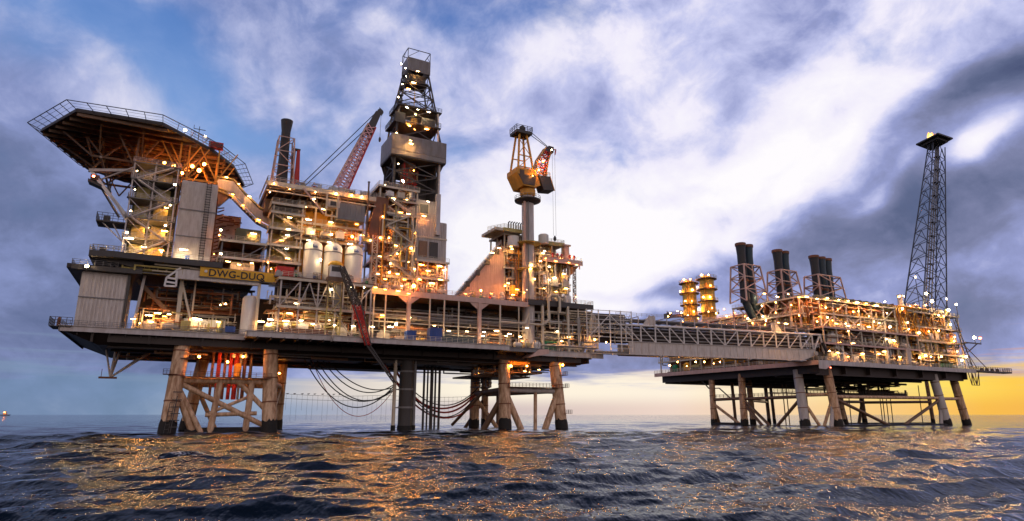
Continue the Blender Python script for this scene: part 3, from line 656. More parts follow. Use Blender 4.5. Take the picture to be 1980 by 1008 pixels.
# wire lines with droppers between left jacket and column
s0_,_=M(548,772,28); s1_,_=M(912,772,28)
t=T('wire_fence','two thin wires with vertical droppers strung between the two jackets','wire',(s0_,28,8))
for px0,z0 in ((0,10.2),(0,8.9)):
    t.part('wire',MB().path([(s0_+(s1_-s0_)*k/8,28,z0-.5*math.sin(math.pi*(k%4)/4)) for k in range(9)],.045,4),'net wire')
b=MB()
for k in range(40):
    s=s0_+(s1_-s0_)*(k+.5)/40; b.bar((s,28,10.0),(s,28,2.5 if k%3 else 5.5),.045)
t.part('dropper',b,'net wire')
bird=None
for k in range(9):
    s=s0_+1.3+k*1.9+rg.uniform(-.4,.4); p=(s,28,10.05)
    if bird is None:
        b=MB(); b.lathe((s-.25,28,10.25),[(.02,-.2),(.1,0),(.15,.2),(.12,.38),(.07,.5)],8,'s'); b.lathe((s+.27,28,10.38),[(.03,-.06),(.09,.03),(.03,.14)],8,'s'); b.add([(s-.45,27.95,10.2),(s-.2,27.9,10.27),(s-.2,28.1,10.27)],[(0,1,2)]); b.bar((s,28,10.02),(s,28,10.2),.03)
        bird=solo('seabird','small dark seabird perched on the upper wire between the jackets','bird',p,b,'dark steel',group='seabirds on the wire')
    else:
        o=bird.copy(); col.objects.link(o); o.location=frame_w('A',p)
# ================================================================ LIVING QUARTERS END
t=boxlit('utility_block','windowless block clad in pale vertical ribs at the lower left corner of the hull','building',2.2,11.2,1.5,18,23.6,36.4,'clad')
t.part('trim_band',MB().box(2.0,11.4,1.2,1.32,30.3,30.55),'grey steel'); t.part('corner_post',MB().box(11.2,11.8,1.1,1.7,23.6,36.4),'dark steel')
t=T('corner_walkway','small railed corner walkway with post outside the ribbed block','walkway',(-.8,2,23.5))
t.part('floor',MB().box(-2.2,2,-.6,6,23.2,23.35),'dark steel'); t.part('handrail',MB().rail([(2,-.6,23.4),(-2.2,-.6,23.4),(-2.2,6,23.4)],1.9,.1,1.1),'dark steel'); t.part('winch',MB().lathe((-.6,.5,23.4),[(.35,0),(.35,1.6),(.15,2.1)],10),'rust')
def tray(nm,label,pts,z0,z1,m_='dark steel',railm='grey steel',railpts=None,h=1.2):
    t=T(nm,label,'deck',(pts[0][0],pts[0][1],z0)); t.part('floor',MB().poly(pts,z0,z1),m_)
    t.part('handrail',MB().rail([(a,b,z1) for a,b in (railpts or pts)],h,.08,1.5),railm); return t
t=tray('upper_walkway','dark cantilevered roof deck over the ribbed block, with a low rail',[(0,0),(14,-.5),(14,16),(0,16)],36.5,37.6,railpts=[(0,16),(0,0),(9,-.3)])
t=tray('quarters_deck','dark cantilevered deck carrying the stair tower and white lift tower',[(3.0,-1),(8,-2.4),(20,-1.6),(31,-1.6),(31,22),(3,18)],39.6,41.0,railm='cream paint',railpts=[(3,18),(3,-1),(8,-2.4),(20,-1.6),(31,-1.6)])
t.part('bracket',MB().polyw([(3.5,39.6),(14,39.6),(14,37.7)],0,.5),'dark steel'); pipes(t,8,28,-.5,3,37,39.4,14,['yellow panel','cream paint','grey steel'],5,.1,.22)
# stair tower with yellow panels
STW=T('stair_tower','open stair tower with lit yellow wall panels under the helideck','stair tower',(13,6,41))
lv=[41,46,51,56,61,65.3]; sa,sb_=9.0,18.6
for a,w in ((sa,3),(sb_,3),(sa,9),(sb_,9),(13.6,3)): STW.part('column',MB().bar((a,w,41),(a,w,66),.3),'light steel')
for i,z in enumerate(lv[1:]):
    STW.part('landing',MB().box(sa-.4,sb_+.6,2.4,9,z-.25,z),'grey steel'); STW.part('handrail',MB().rail([(sa-.4,9,z),(sa-.4,2.4,z),(sb_+.6,2.4,z)],1.1,.07,1.4),'light steel')
for i in range(5):
    z=lv[i]; z2=lv[i+1]
    for a0_,a1_ in ((10.0,12.9),(14.2,17.4)): STW.part('wall_panel',MB().box(a0_,a1_,6.6,6.9,z+.6,z2-.9).ribs((a0_,6.6),(a1_,6.6),z+.7,z2-1,(0,-1),.6,.1),'yellow panel')
    d=(i%2==0); p=(sa+.8,2.9,z) if d else (sb_-.8,2.9,z); q=(sb_-.8,2.9,z2) if d else (sa+.8,2.9,z2)
    b=MB(); 
    for w in (2.6,3.7): b.bar((p[0],w,p[2]),(q[0],w,q[2]),.32)
    for k in range(16):
        f=k/16; c=[p[j]+(q[j]-p[j])*f for j in range(3)]; b.box(c[0]-.2,c[0]+.2,2.6,3.7,c[2],c[2]+.06)
    b.rail([(p[0],2.6,p[2]+.1),(q[0],2.6,q[2]+.1)],1.0,.06,1.5,2); STW.part('stair_flight',b,'light steel')
    STW.part('brace',MB().bar((sa,2.95,z2-.3),(13.6,2.95,z+.2),.16),'light steel'); STW.part('brace',MB().bar((sb_,2.95,z2-.3),(13.6,2.95,z+.2),.16),'light steel')
STW.part('core_wall',MB().box(sa+.3,sb_+.8,8.4,8.7,41,65),'olive paint')
pipes(STW,18.6,20.4,3,6,42,64,8,['copper pipe','grey steel','brown steel'],9,.08,.16)
# side galleries left of tower
for i,(px0,px1,py,z_,lb) in enumerate(((188,252,430,0,'upper dark railed gallery jutting out left of the stair tower'),(180,250,492,0,'lower dark railed gallery jutting out left of the stair tower'))):
    a,z=M(px0,py,8); a2,_=M(px1,py,8)
    t=T('side_gallery',lb,'walkway',(a,8,z)); t.part('floor',MB().box(a,a2+1,5,11,z-.35,z),'dark steel'); t.part('handrail',MB().rail([(a,11,z),(a,5,z),(a2+1,5,z)],1.9,.09,1.1),'dark steel')
    t.part('bracket',MB().bar((a+1.2,6,z-.3),(a2,6,z-5.5),.25).bar((a+3.4,6,z-.3),(a2-1,6,z-4.5),.25),'light steel'); t.part('locker',MB().box(a+1.2,a+2.6,7,8.4,z,z+1.7),'dark steel')
# white clad lift tower
LT=boxlit('lift_tower','tall white ribbed tower block right of the stair tower','building',19.9,28.0,3,17,41.0,62.4,'clad',pitch=.5)
for z in (47.6,54.6): LT.part('trim_band',MB().box(19.7,28.2,2.7,2.82,z,z+.28).box(28.17,28.3,2.7,17,z,z+.28),'grey steel')
b=MB()
for a in (25.6,26.5): b.bar((a,2.5,42),(a,2.5,62.4),.12)
for k in range(30): b.bar((25.4,2.5,42.3+k*.68),(26.7,2.5,42.3+k*.68),.13)
LT.part('ladder',b,'dark steel'); LT.part('skirting',MB().box(19.9,28.1,2.6,2.8,41,43.0),'white paint')
LT.part('door',MB().box(22.5,23.5,2.52,2.6,41.2,42.9),'blue paint'); LT.part('orange_hatch',MB().add([(28.2,3.5,48.5),(28.2,13,41.2),(28.2,3.5,41.2)],[(0,1,2)]).add([(28.26,3.5,48.9),(28.26,14,41),(28.26,13.6,40.9),(28.26,3.5,48.3)],[(0,1,2,3)]),['pink steel'])
LT.part('drain_pipe',MB().path([(28.6,17,62),(28.6,17,41)],.45),'rust'); 
b=MB()
rg=random.Random(12)
for k in range(16): b.path([(29.2,17.5,44+k*1.1),(30.6,17.5+rg.uniform(-1,1),44.6+k*1.1)],.18)
LT.part('vent_cluster',b,'rust')
t=boxlit('rear_block','rust-streaked ribbed block behind the white tower, below the covered stair','building',29.0,35.5,22,34,41,60.0,'pink steel',pitch=.9)
b=MB()
for k in range(26): b.bar((29.5+rg.uniform(0,6.8),21.3,46+k*.55),(30.3+rg.uniform(0,6.8),21.3,47.2+k*.5),.3)
t.part('vent_cluster',b,'rust')
# covered stairway bridge
p_=[(420,342),(452,347),(472,372),(503,402),(525,411),(548,415)]; lo_=[(420,368),(450,380),(467,398),(497,428),(520,440),(548,448)]
t=T('covered_stairway','covered stairway with pale side panels sloping down from the helideck to the drilling modules','stairway',(30,13,65))
U_=[M(x,y,12) for x,y in p_]; D_=[M(x,y,12) for x,y in lo_]
for i in range(5):
    q=[(U_[i][0],U_[i][1]-.6),(U_[i+1][0],U_[i+1][1]-.6),(D_[i+1][0],D_[i+1][1]+.7),(D_[i][0],D_[i][1]+.7)]
    t.part('side_panel',MB().polyw(q[::-1],12,12.12),'clad')
    b=MB().bar((U_[i][0],11.9,U_[i][1]),(U_[i+1][0],11.9,U_[i+1][1]),.4).bar((D_[i][0],11.9,D_[i][1]),(D_[i+1][0],11.9,D_[i+1][1]),.5).bar((D_[i][0],11.8,D_[i][1]+.8),(D_[i+1][0],11.8,D_[i+1][1]+.8),.2)
    t.part('trim_beam',b,'yellow panel')
    t.part('floor',MB().add([(D_[i][0],12,D_[i][1]),(D_[i+1][0],12,D_[i+1][1]),(D_[i+1][0],15,D_[i+1][1]),(D_[i][0],15,D_[i][1])],[(0,1,2,3)]),'brown steel'); 
    t.part('roof',MB().add([(U_[i][0],12,U_[i][1]),(U_[i+1][0],12,U_[i+1][1]),(U_[i+1][0],15,U_[i+1][1]),(U_[i][0],15,U_[i][1])],[(0,1,2,3)]),'yellow panel')
b=MB()
for i in range(5):
    for k in range(5):
        f=(k+.5)/5; a=U_[i][0]+(U_[i+1][0]-U_[i][0])*f; zt=U_[i][1]+(U_[i+1][1]-U_[i][1])*f; zb=D_[i][1]+(D_[i+1][1]-D_[i][1])*f
        b.bar((a,11.9,zb+.6),(a,11.9,zt-.5),.13)
        if 0<i<4: b.box(a-.4,a+.4,11.5,12.2,zb-.7,zb-.3)
t.part('panel_joints',b,'light steel')
t.part('support_bracket',MB().polyw([(28.3,D_[0][1]-.5),(32,D_[0][1]-.8),(29,D_[0][1]-4.5)],12.3,13.5),'brown steel')
# ---------------------------------------------------------------- helideck
ZH=74.0
hp=[(148,213),(315,240),(368,268),(412,292),(452,322),(472,357),None,None,(170,325),(80,252)]
def atz(px,py,z,fr='A'):
    d=ray(px,py); ox,oy,a=FR[fr]; t=(z-CAMH)/d[2]; X,Y=t*d[0]-ox,t*d[1]-oy
    return X*math.cos(a)+Y*math.sin(a),-X*math.sin(a)+Y*math.cos(a)
hv=[atz(*p,ZH) for p in hp if p]
last=hv[5]; prev=hv[6]
hv=hv[:6]+[(last[0]-4,last[1]+9),(last[0]-14,last[1]+14),(prev[0]+9,prev[1]+7)]+hv[6:]
HD=T('helideck','octagonal helicopter deck cantilevered over the left end, netting round its rim','helideck',(14,20,62))
HD.part('deck',MB().poly(hv,ZH,ZH+.5),'dark steel')
cx=sum(p[0] for p in hv)/len(hv); cy=sum(p[1] for p in hv)/len(hv)
def off(p,d): 
    v=Vector((p[0]-cx,p[1]-cy)); v.normalize(); return (p[0]+v.x*d,p[1]+v.y*d)
HD.part('rim_beam',MB().poly([off(p,.2) for p in hv],ZH-.5,ZH-.02),'under steel')
ho=[off(p,3.0) for p in hv]; n=len(hv); b=MB(); b2=MB()
for i in range(n):
    p,q=hv[i],hv[(i+1)%n]; P_,Q_=ho[i],ho[(i+1)%n]; Lh=math.dist(p,q); k=max(2,int(Lh/3))
    for j in range(k): f=j/k; b.bar((p[0]+(q[0]-p[0])*f,p[1]+(q[1]-p[1])*f,ZH+.1),(P_[0]+(Q_[0]-P_[0])*f,P_[1]+(Q_[1]-P_[1])*f,ZH+1.1),.13)
    b.bar((P_[0],P_[1],ZH+1.1),(Q_[0],Q_[1],ZH+1.1),.16)
    for g in (.35,.7):
        b2.bar(*[(p_0[0]+(p_1[0]-p_0[0])*g,p_0[1]+(p_1[1]-p_0[1])*g,ZH+.1+g) for p_0,p_1 in ((p,P_),(q,Q_))],.05)
HD.part('safety_net_frame',b,'wire'); HD.part('safety_net',b2,'wire')
b=MB()
xs=[p[0] for p in hv]; 
def chord_w(s):
    r=[]
    for i in range(n):
        p,q=hv[i],hv[(i+1)%n]
        if (p[0]-s)*(q[0]-s)<0: r.append(p[1]+(q[1]-p[1])*(s-p[0])/(q[0]-p[0]))
    return min(r),max(r)
def chord_s(w):
    r=[]
    for i in range(n):
        p,q=hv[i],hv[(i+1)%n]
        if (p[1]-w)*(q[1]-w)<0: r.append(p[0]+(q[0]-p[0])*(w-p[1])/(q[1]-p[1]))
    return min(r),max(r)
w_=min(p[1] for p in hv)+1.5
while w_<max(p[1] for p in hv)-1:
    a,c=chord_s(w_); HD.part('floor_beam',MB().box(a+.4,c-.4,w_-.2,w_+.2,ZH-1.3,ZH-.02),'brown steel'); w_+=3.4
zl=ZH-6.5; ww=[10,20,32,42]; ss_=[-3,6,15,24,31]
for w in ww:
    a,c=chord_s(w); a+=2.5;c-=2.5
    HD.part('lower_chord',MB().bar((max(a+5,-1),w,zl),(min(c-3,30),w,zl),.5),'brown steel')
    aa=[a]+[s for s in ss_ if a+3<s<c-3]+[c]
    b=MB()
    for i in range(len(aa)-1):
        m_=(aa[i]+aa[i+1])/2; m_=min(max(m_,-1),30); b.bar((aa[i],w,ZH-1.3),(m_,w,zl),.34).bar((aa[i+1],w,ZH-1.3),(m_,w,zl),.34)
    HD.part('truss_web',b,'brown steel')
for s in (1,10,19.5,29):
    a,c=chord_w(s); a+=3; c-=3
    HD.part('cross_chord',MB().bar((s,max(a+2,9),zl-.3),(s,min(c,42),zl-.3),.45),'light steel' if s<5 else 'brown steel')
    b=MB(); ws_=[a,10,20,32,42]
    for i in range(4):
        if ws_[i+1]>ws_[i]+1: b.bar((s,ws_[i],ZH-1.3),(s,(ws_[i]+ws_[i+1])/2,zl-.2),.3).bar((s,ws_[i+1],ZH-1.3),(s,(ws_[i]+ws_[i+1])/2,zl-.2),.3)
    HD.part('truss_web',b,'brown steel')
# support: level frame on top of towers and raking struts
for a,w in ((9,4),(18.5,4),(9,14),(27.5,5),(27.5,16),(20.5,5),(20.5,16)):
    HD.part('post',MB().bar((a,w,62.4 if a>19 else 66),(a,w,ZH-1.2),.4),'orange paint and glow' if a>12 else 'brown steel')  # orange posts, braces and ring beam carry the lamp glow as colour
    HD.part('knee_brace',MB().bar((a,w,64),(a+4.5,w,ZH-1.5),.28).bar((a,w,64),(a-4.5,w,ZH-1.5),.28).bar((a,w,64),(a,w+5,ZH-1.5),.28),'orange paint and glow' if a>12 else 'brown steel')
HD.part('ring_beam',MB().bar((9,4,65.8),(18.6,4,65.8),.4).bar((19.8,4.5,63.4),(28,4.5,63.4),.4),'orange paint and glow')
A_=M(176,330,9); Bq=M(246,420,7); A2_=M(262,330,5)
HD.part('raking_strut',MB().bar((A_[0],9,A_[1]),(Bq[0],7,Bq[1]),.75),'white paint'); HD.part('tie_beam',MB().bar((A_[0]-.3,9,A_[1]),(A2_[0],5,A2_[1]),.7),'light steel')
HD.part('raking_strut',MB().bar((A_[0],9,A_[1]),(A_[0]+6,24,A_[1]-7),.45),'light steel')
for s2x,w2 in ((1,12),(-2,20),(4,22)): HD.part('raking_strut',MB().bar((A_[0],9,A_[1]),(s2x,w2,zl+(.0 if s2x else 0)),.4),'brown steel')
HD.part('raking_strut',MB().bar((A_[0]+2,9.5,A_[1]-2),(9,4,A_[1]+1),.3),'light steel'); HD.part('raking_strut',MB().bar((9,4,50),(A_[0]+3.5,9,A_[1]-3.6),.3),'light steel')
s,z=M(186,350,9)
t=T('foam_monitor_platform','small dark platform with a lamp hanging under the left rim of the helideck','platform',(s,9,z)); t.part('floor',MB().polyw([(s-1.6,z-.6),(s+3.4,z-2.4),(s+3.4,z-1.9),(s-1.6,z+.1)],8,11),'dark steel'); t.part('box',MB().box(s-1.2,s+.6,8.2,9.8,z,z+1.3),'rust')
for px,py in ((395,262),(375,255)): pass
s,w=atz(418,280,ZH+1.5)
t=T('fire_cabinet_helideck','red louvred fire cabinet on the right edge of the helideck','cabinet',(s,w+1,ZH+.5)); t.part('body',MB().box(s-1.8,s+1.8,w,w+1.6,ZH+.6,ZH+2.3),'red paint'); t.part('louvres',MB().box(s-1.6,s+1.6,w-.12,w,ZH+.9,ZH+1.05).box(s-1.6,s+1.6,w-.12,w,ZH+1.3,ZH+1.45).box(s-1.6,s+1.6,w-.12,w,ZH+1.7,ZH+1.85),'dark steel')
HD.part('perimeter_rail',MB().rail([(hv[2][0],hv[2][1]-.2,ZH+.4),(hv[3][0],hv[3][1]-.2,ZH+.4),(hv[4][0],hv[4][1]-.2,ZH+.4)],2.0,.1,1.4),'galvanised')
t=T('windsock_mast','thin forked mast on the helideck rim','mast',(hv[2][0]+1.8,hv[2][1]+2,ZH+.5)); a=(hv[2][0]+1.8,hv[2][1]+2); t.part('mast',MB().bar((*a,ZH+.5),(*a,ZH+4.6),.16),'dark steel'); t.part('crossarm',MB().bar((a[0]-1.3,a[1],ZH+3.8),(a[0]+1.5,a[1],ZH+3.8),.14).bar((a[0]-1.3,a[1],ZH+3.8),(a[0]-1.3,a[1],ZH+4.8),.12),'dark steel')
# ================================================================ DRILLING MODULES
# frame right of tower with cabins (s 29..42)
t=T('utility_module','open two-level steel frame between the white tower and the silos, green container on top','module',(35,4,38.6))
module(t,30.5,40.5,1,9,[38.7,43.2,47.6],2,2,'grey steel','brown steel',.3,diag=((1,1,0),),backw=9,backm='brown steel',top=True)
t=boxlit('green_container','olive green container on top of the open utility frame','container',33.6,39.4,1.8,5,47.7,51.3,'olive paint',pitch=.45)
t=boxlit('white_container','grey-white container with a lit front inside the utility frame, below the green one','container',33.2,38.6,2.0,5,38.8,42.3,'clad',pitch=.45)
t.part('louvre_band',MB().box(34.4,37.6,1.75,1.83,41.2,41.9),'grey steel')
t=T('red_container','plain red container standing on the deck edge right of the amber sign','container',(46,0,38.6)); a0,zt=M(535,515,-1); a1,zb=M(567,538,-1)
t.part('body',MB().box(a0,a1,-1,2,zb+.2,zt),'red paint'); t.part('corrugation',MB().ribs((a0+.1,-1),(a1-.1,-1),zb+.4,zt-.2,(0,-1),.4,.07),'red paint'); t.part('frame',MB().box(a0-.05,a1+.05,-1.08,-1.0,zt,zt+.15).box(a0-.05,a1+.05,-1.08,-1.0,zb,zb+.2),'red paint')
t=T('steel_stair_tower','tall narrow white steel stair frame between the green container and the silos','stair tower',(46,3,38.6))
module(t,42,49.5,1.5,7,[38.8,43.5,48,52.6,57,59.5],1,1,'cream paint','grey steel',.34,diag=((0,1,1),(0,2,0),(0,3,1)),backw=7,backm='yellow panel')
b=MB()
for i,(z,z2) in enumerate(((43.5,48),(48,52.6),(52.6,57))):
    p,q=((43,2.2,z),(48.5,2.2,z2))[::1 if i%2 else -1]; p,q=(p[0],2.2,z),(q[0],2.2,z2); b.bar(p,q,.3); b.bar((p[0],3.2,z),(q[0],3.2,z2),.3); b.rail([p,q],1,.06,1.4,2)
t.part('stair_flights',b,'galvanised')
# front lower steelwork s 40..69 z 24..38
t=T('process_bay','white braced steelwork bay packed with pipes below the silos','module',(54,-3,24))
module(t,44.8,68,-4,6,[23.9,31,38.2],5,2,'light steel','brown steel',.38,diag=((0,1,0),(1,1,3),(2,1,3),(4,1,0),(4,0,1),(3,0,1)),backw=6,rail=True,top=False,left=False)
pipes(t,42,67,-3,4,24.3,30.5,40,['cream paint','galvanised','copper pipe','white paint','yellow panel','rust'],91,.08,.26)
pipes(t,42,67,-2,5,31.5,37.8,26,['cream paint','galvanised','brown steel','grey steel'],92,.1,.25)
t.part('hanging_cage',MB().bar((58,-4.4,31.5),(60.5,-4.4,31.5),.3).bar((58,-4.4,31.5),(58,-4.4,37.8),.25).bar((60.5,-4.4,31.5),(60.5,-4.4,37.8),.25).bar((58,-4.4,33.6),(60.5,-4.4,33.6),.2),'white paint')
t.part('end_plate',MB().box(58.3,60.3,-4.5,-4.3,31.8,37.6),'grey steel')
t.part('silo_floor',MB().box(44.6,69,-4.4,8,38.2,38.6).box(40,44.6,1.2,8,38.2,38.6),'brown steel'); t.part('handrail',MB().rail([(44.8,-4.4,38.6),(69,-4.4,38.6)],1.2,.08,1.5),'cream paint')
for i,(px,lb,d) in enumerate(((603,'left one of the three white silos with domed tops','marking'),(642,'middle one of the three white silos, partly behind a small orange cabin','marking'),(683,'right one of the three white silos, next to the stair lattice','marking'))):
    s,z=M(px,520,1); H_=11.4
    t=T('white_silo',lb,'silo',(s,1,38.6),group='white silos in a row')
    t.part('shell',MB().lathe((s,1,38.7),[(1.5,0),(2.35,.5),(2.4,.8),(2.4,H_-1.5),(2.1,H_-.8),(1.3,H_-.25),(.3,H_)],28),'vessel cream',sm=True)
    t.part('hoop',MB().lathe((s,1,38.7),[(2.42,H_-3.1),(2.5,H_-3.05),(2.5,H_-2.8),(2.42,H_-2.75)],28),'grey steel'); 
    t.part('top_pipe',MB().path([(s+.4,1,38.7+H_-.3),(s+.4,1,39.8+H_),(s-1,1,39.8+H_)],.16),'galvanised')
    z0=38.7+H_-2.35; b=MB()
    for dx,h in ((-.55,.75),(-.2,.4),(.12,.6),(.42,.38)): b.box(s+dx,s+dx+.14,-1.55,-1.36,z0,z0+h)
    b.box(s-.55,s+.58,-1.55,-1.36,z0-.02,z0+.1); t.part('marking',b,'blue paint')
    t.part('skirt',MB().lathe((s,1,38.6),[(1.7,0),(1.7,.5)],24),'grey steel')
# main drilling module behind
t=T('drilling_module','multi-deck drilling module with a dark overhanging roof deck behind the silos','module',(55,14,38.6))
module(t,49,67,5,20,[38.6,51.5,56.2,61.0,65.4],4,2,'cream paint','brown steel',.42,diag=((0,1,2),(2,1,0)),backw=9,backm='orange paint and glow')  # back wall orange is lamp glow put into its colour
t.part('roof_overhang',MB().box(40,69.5,2,24,63.6,65.2),'brown steel'); b=MB()
for k in range(14): b.box(40.4+k*2.1,40.7+k*2.1,2.2,24,62.5,63.6)
t.part('roof_beams',b,'brown steel'); t.part('roof_edge',MB().box(39.6,69.5,1.5,2,64.2,65.5).box(39.6,69.5,1.6,2,62.6,62.9),'cream paint'); t.part('handrail',MB().rail([(39.8,20,65.5),(39.8,1.6,65.5),(69.5,1.6,65.5)],1.3,.09,1.6),'galvanised')
t.part('raking_beam',MB().bar((49,1.2,64.6),(55,1.2,58.2),.45),'pink steel'); t.part('hung_frame',MB().bar((55.5,1,57.6),(55.5,1,64),.4).bar((58.6,1,57.6),(58.6,1,64),.4).bar((55.5,1,57.8),(58.6,1,57.8),.35),'cream paint')
pipes(t,49,67,3,8,51.8,56,36,['orange paint and glow','copper pipe','yellow panel','rust','cream paint'],93,.1,.28)
pipes(t,57,67,3,8,56.4,63,16,['grey steel','rust','galvanised'],94,.1,.28)
s,_=M(528,400,4); t2=boxlit('switch_room','brown ribbed switch room tucked under the left overhang of the roof deck','cabin',40.5,49,8,18,58.5,62.4,'brown steel',pitch=.9)
t2=boxlit('grey_fan_housing','grey boxy ventilation housing hanging under the roof deck above the silos','housing',58.8,66.5,1.5,5,57.4,62.3,'grey steel',pitch=1.3)
t2.part('duct',MB().box(56,59.4,1.4,3,60.6,62.5),'clad'); t2.part('duct_mouth',MB().box(56.6,58.2,1.2,1.35,61,62.2),'dark steel')
t=T('lattice_riser','slender cream ladder-braced post right of the silos','lattice post',(70.5,-.5,38.6)); 
for a,w in ((68.6,-.5),(70,-.5)): t.part('chord',MB().bar((a,w,38.6),(a,w,53.5),.25),'cream paint')
t.part('lacing',MB().lattice((68.6,-.5,38.6),(68.6,-.5,53.5),(70,-.5,38.6),(70,-.5,53.5),10,.14,'z'),'cream paint')
t=T('roof_mast','plain brown post sticking up through the roof deck edge','mast',(71,1,38)); s,_=M(712,380,1); t.part('post',MB().bar((s,1,53),(s,1,69.4),.4),'brown steel'); t.part('cap',MB().box(s-.3,s+.3,.7,1.3,69.4,69.7),'grey steel')
# derrick substructure
DS=T('derrick_substructure','five-level cream braced stair frame below the derrick','module',(84,10,38.3))
module(DS,71,82.4,3,16,[38.3,43,48,53,57.6,62,66.2,70],2,2,'cream paint','brown steel',.42,diag=((0,0,2),(1,0,2),(0,1,2),(1,1,0),(1,2,1),(1,3,0),(1,4,1),(1,5,0),(0,5,2),(0,3,1)),backw=8,backm='brown steel')
DS.part('raking_wall',MB().polyw([(68,56),(69.6,66),(73.6,66),(71,49),(68.8,49)],2,5),'rust')
for i in range(5):
    z=[43,48,53,57.6,62][i]; z2=[48,53,57.6,62,66.2][i]; p=(73,2.4,z) if i%2 else (81,2.4,z); q=(81,2.4,z2) if i%2 else (73,2.4,z2)
    DS.part('stair_flight',MB().bar(p,q,.36).bar((p[0],1.4,p[2]),(q[0],1.4,q[2]),.36).rail([(p[0],1.4,p[2]),(q[0],1.4,q[2])],1,.07,1.4,2),'cream paint')
pipes(DS,71,82,1.5,6,39,64,70,['copper pipe','cream paint','orange paint and glow','galvanised','rust','yellow panel'],95,.08,.25)
M2=T('mud_module','three-level module with cream beams under the grey louvred walls','module',(90,6,38.3))
module(M2,83,92.2,2,18,[38.3,43.4,48.6],3,2,'pink steel','brown steel',.42,diag=((1,0,2),(2,0,0)),backw=7,backm='brown steel')
pipes(M2,83.5,92,2,6,38.6,48,34,['copper pipe','cream paint','orange paint and glow','galvanised'],96,.1,.28)
t=boxlit('louvred_house','grey ribbed wall block with two dark louvre panels beside the derrick base','building',82.8,92.3,3.5,18,49.2,61.4,'light steel',pitch=.55)
t.part('louvre_panel',MB().box(83.5,86.2,3.1,3.32,50.0,54.8),'brown steel'); t.part('louvre_panel',MB().box(86.9,89.6,3.1,3.32,50.0,54.8),'dark steel'); t.part('trim_band',MB().box(82.6,92.5,3.2,3.34,55.8,56.3),'cream paint')
t.part('duct',MB().box(88.4,89.7,2.2,3.4,57,70),'light steel')
t=boxlit('winch_house','small grey ribbed house with a cream upper window frame left of the derrick duct','building',80.6,89,5,16,61.6,68.2,'light steel',pitch=.6)
t.part('window_frame',MB().box(83.6,87,4.6,4.82,63.6,67.2),'cream paint'); t.part('window',MB().box(84,86.6,4.54,4.6,64.0,66.8),'dark steel')
# ---------------------------------------------------------------- derrick
DK=T('drilling_derrick','tall dark enclosed drilling derrick with two grey wind walls','derrick',(84,14,70))
def tower(t,z0,z1,r0,r1,cm,lm,n,tc=.5,tl=.22,kind='x'):
    """r=(s0,s1,w0,w1) at bottom/top"""
    c0=[(r0[0],r0[2]),(r0[1],r0[2]),(r0[1],r0[3]),(r0[0],r0[3])]; c1=[(r1[0],r1[2]),(r1[1],r1[2]),(r1[1],r1[3]),(r1[0],r1[3])]
    for a,b_ in zip(c0,c1): t.part('corner_leg',MB().bar((*a,z0),(*b_,z1),tc),cm)
    for i in range(4):
        j=(i+1)%4; t.part('lattice_face',MB().lattice((*c0[i],z0),(*c1[i],z1),(*c0[j],z0),(*c1[j],z1),n,tl,kind),lm)
tower(DK,70,84.5,(76,92.5,7,20),(76,93,7,20),'dark steel','dark steel',3,.8,.35)
DK.part('inner_wall',MB().box(84.5,92.3,19,19.4,70,84),'dark steel'); DK.part('inner_wall',MB().box(76.2,80,19,19.4,70,84),'dark steel'); DK.part('inner_wall',MB().box(92.2,92.6,8,19,70,84),'dark steel')
DK.part('setback_drum',MB().box(80.5,84.5,10,14,76,84.5),'rust'); pipes(DK,79,86,8,12,72,84,24,['rust','red paint','brown steel','copper pipe'],98,.12,.3)
DK.part('wind_wall_floor',MB().box(74.3,95.2,5,21,84.2,84.8),'dark steel')
b=MB().box(74.2,95.3,4.8,5.1,86.2,91.5).box(95.0,95.3,5.1,21,86.2,91.5).box(74.2,74.5,5.1,21,86.2,91.5).box(74.2,95.3,20.8,21.1,86.2,91.5); b.ribs((74.2,4.8),(95.3,4.8),86.4,91.3,(0,-1),.5,.12); DK.part('wind_wall',b,'panel grey')
DK.part('wind_wall_skirt',MB().box(74.2,95.3,4.75,5.05,84.6,86.1).box(95.0,95.35,5.1,21,84.6,86.1).box(74.15,74.45,5.1,21,84.6,86.1),'grey steel')
DK.part('skirt_taper',MB().polyw([(74.3,84.5),(95.2,84.5),(93.2,80.5),(76,80.5)],20.4,20.6).polyw([(93.1,80.5),(95.2,84.5),(93.1,84.5)],7,7.2).polyw([(74.3,84.5),(76,84.5),(76,80.5)],7,7.2),'dark steel')
tower(DK,91,103.5,(76,93,7,20),(77.4,91.6,8,19),'dark steel','dark steel',2,.6,.32)
DK.part('racking_board',MB().box(75.2,93.2,6,20,96.6,97),'dark steel'); DK.part('handrail',MB().rail([(75.2,20,97),(75.2,6,97),(93.2,6,97)],1.6,.12,1.2),'dark steel'); DK.part('racking_panel',MB().box(75.2,79,5.9,6.1,96,99.5),'dark steel'); DK.part('racking_panel',MB().box(86,91.5,7.5,7.8,96.8,100),'dark steel')
DK.part('monkey_board',MB().box(76.4,93.6,6.6,20,102.4,102.8),'dark steel'); DK.part('handrail',MB().rail([(76.4,20,102.8),(76.4,6.6,102.8),(93.6,6.6,102.8)],1.3,.1,1.4),'dark steel')
tower(DK,103,116.5,(77.4,91.6,8,19),(80.2,88.8,10,17),'dark steel','dark steel',3,.5,.26)
DK.part('crown_floor',MB().box(80,88.8,9.6,17.2,112.8,113.2),'dark steel'); DK.part('crown_machinery',MB().box(81,88,11,16,113.5,116.2),'dark steel')
b=MB().box(80.0,89.2,9.2,9.45,116.6,121.4).box(88.95,89.2,9.45,17.5,116.6,121.4).box(80,80.25,9.45,17.5,116.6,121.4).box(80,89.2,17.3,17.5,116.6,121.4); b.ribs((80,9.2),(89.2,9.2),116.8,121.2,(0,-1),.45,.1); DK.part('crown_wind_wall',b,'panel grey')
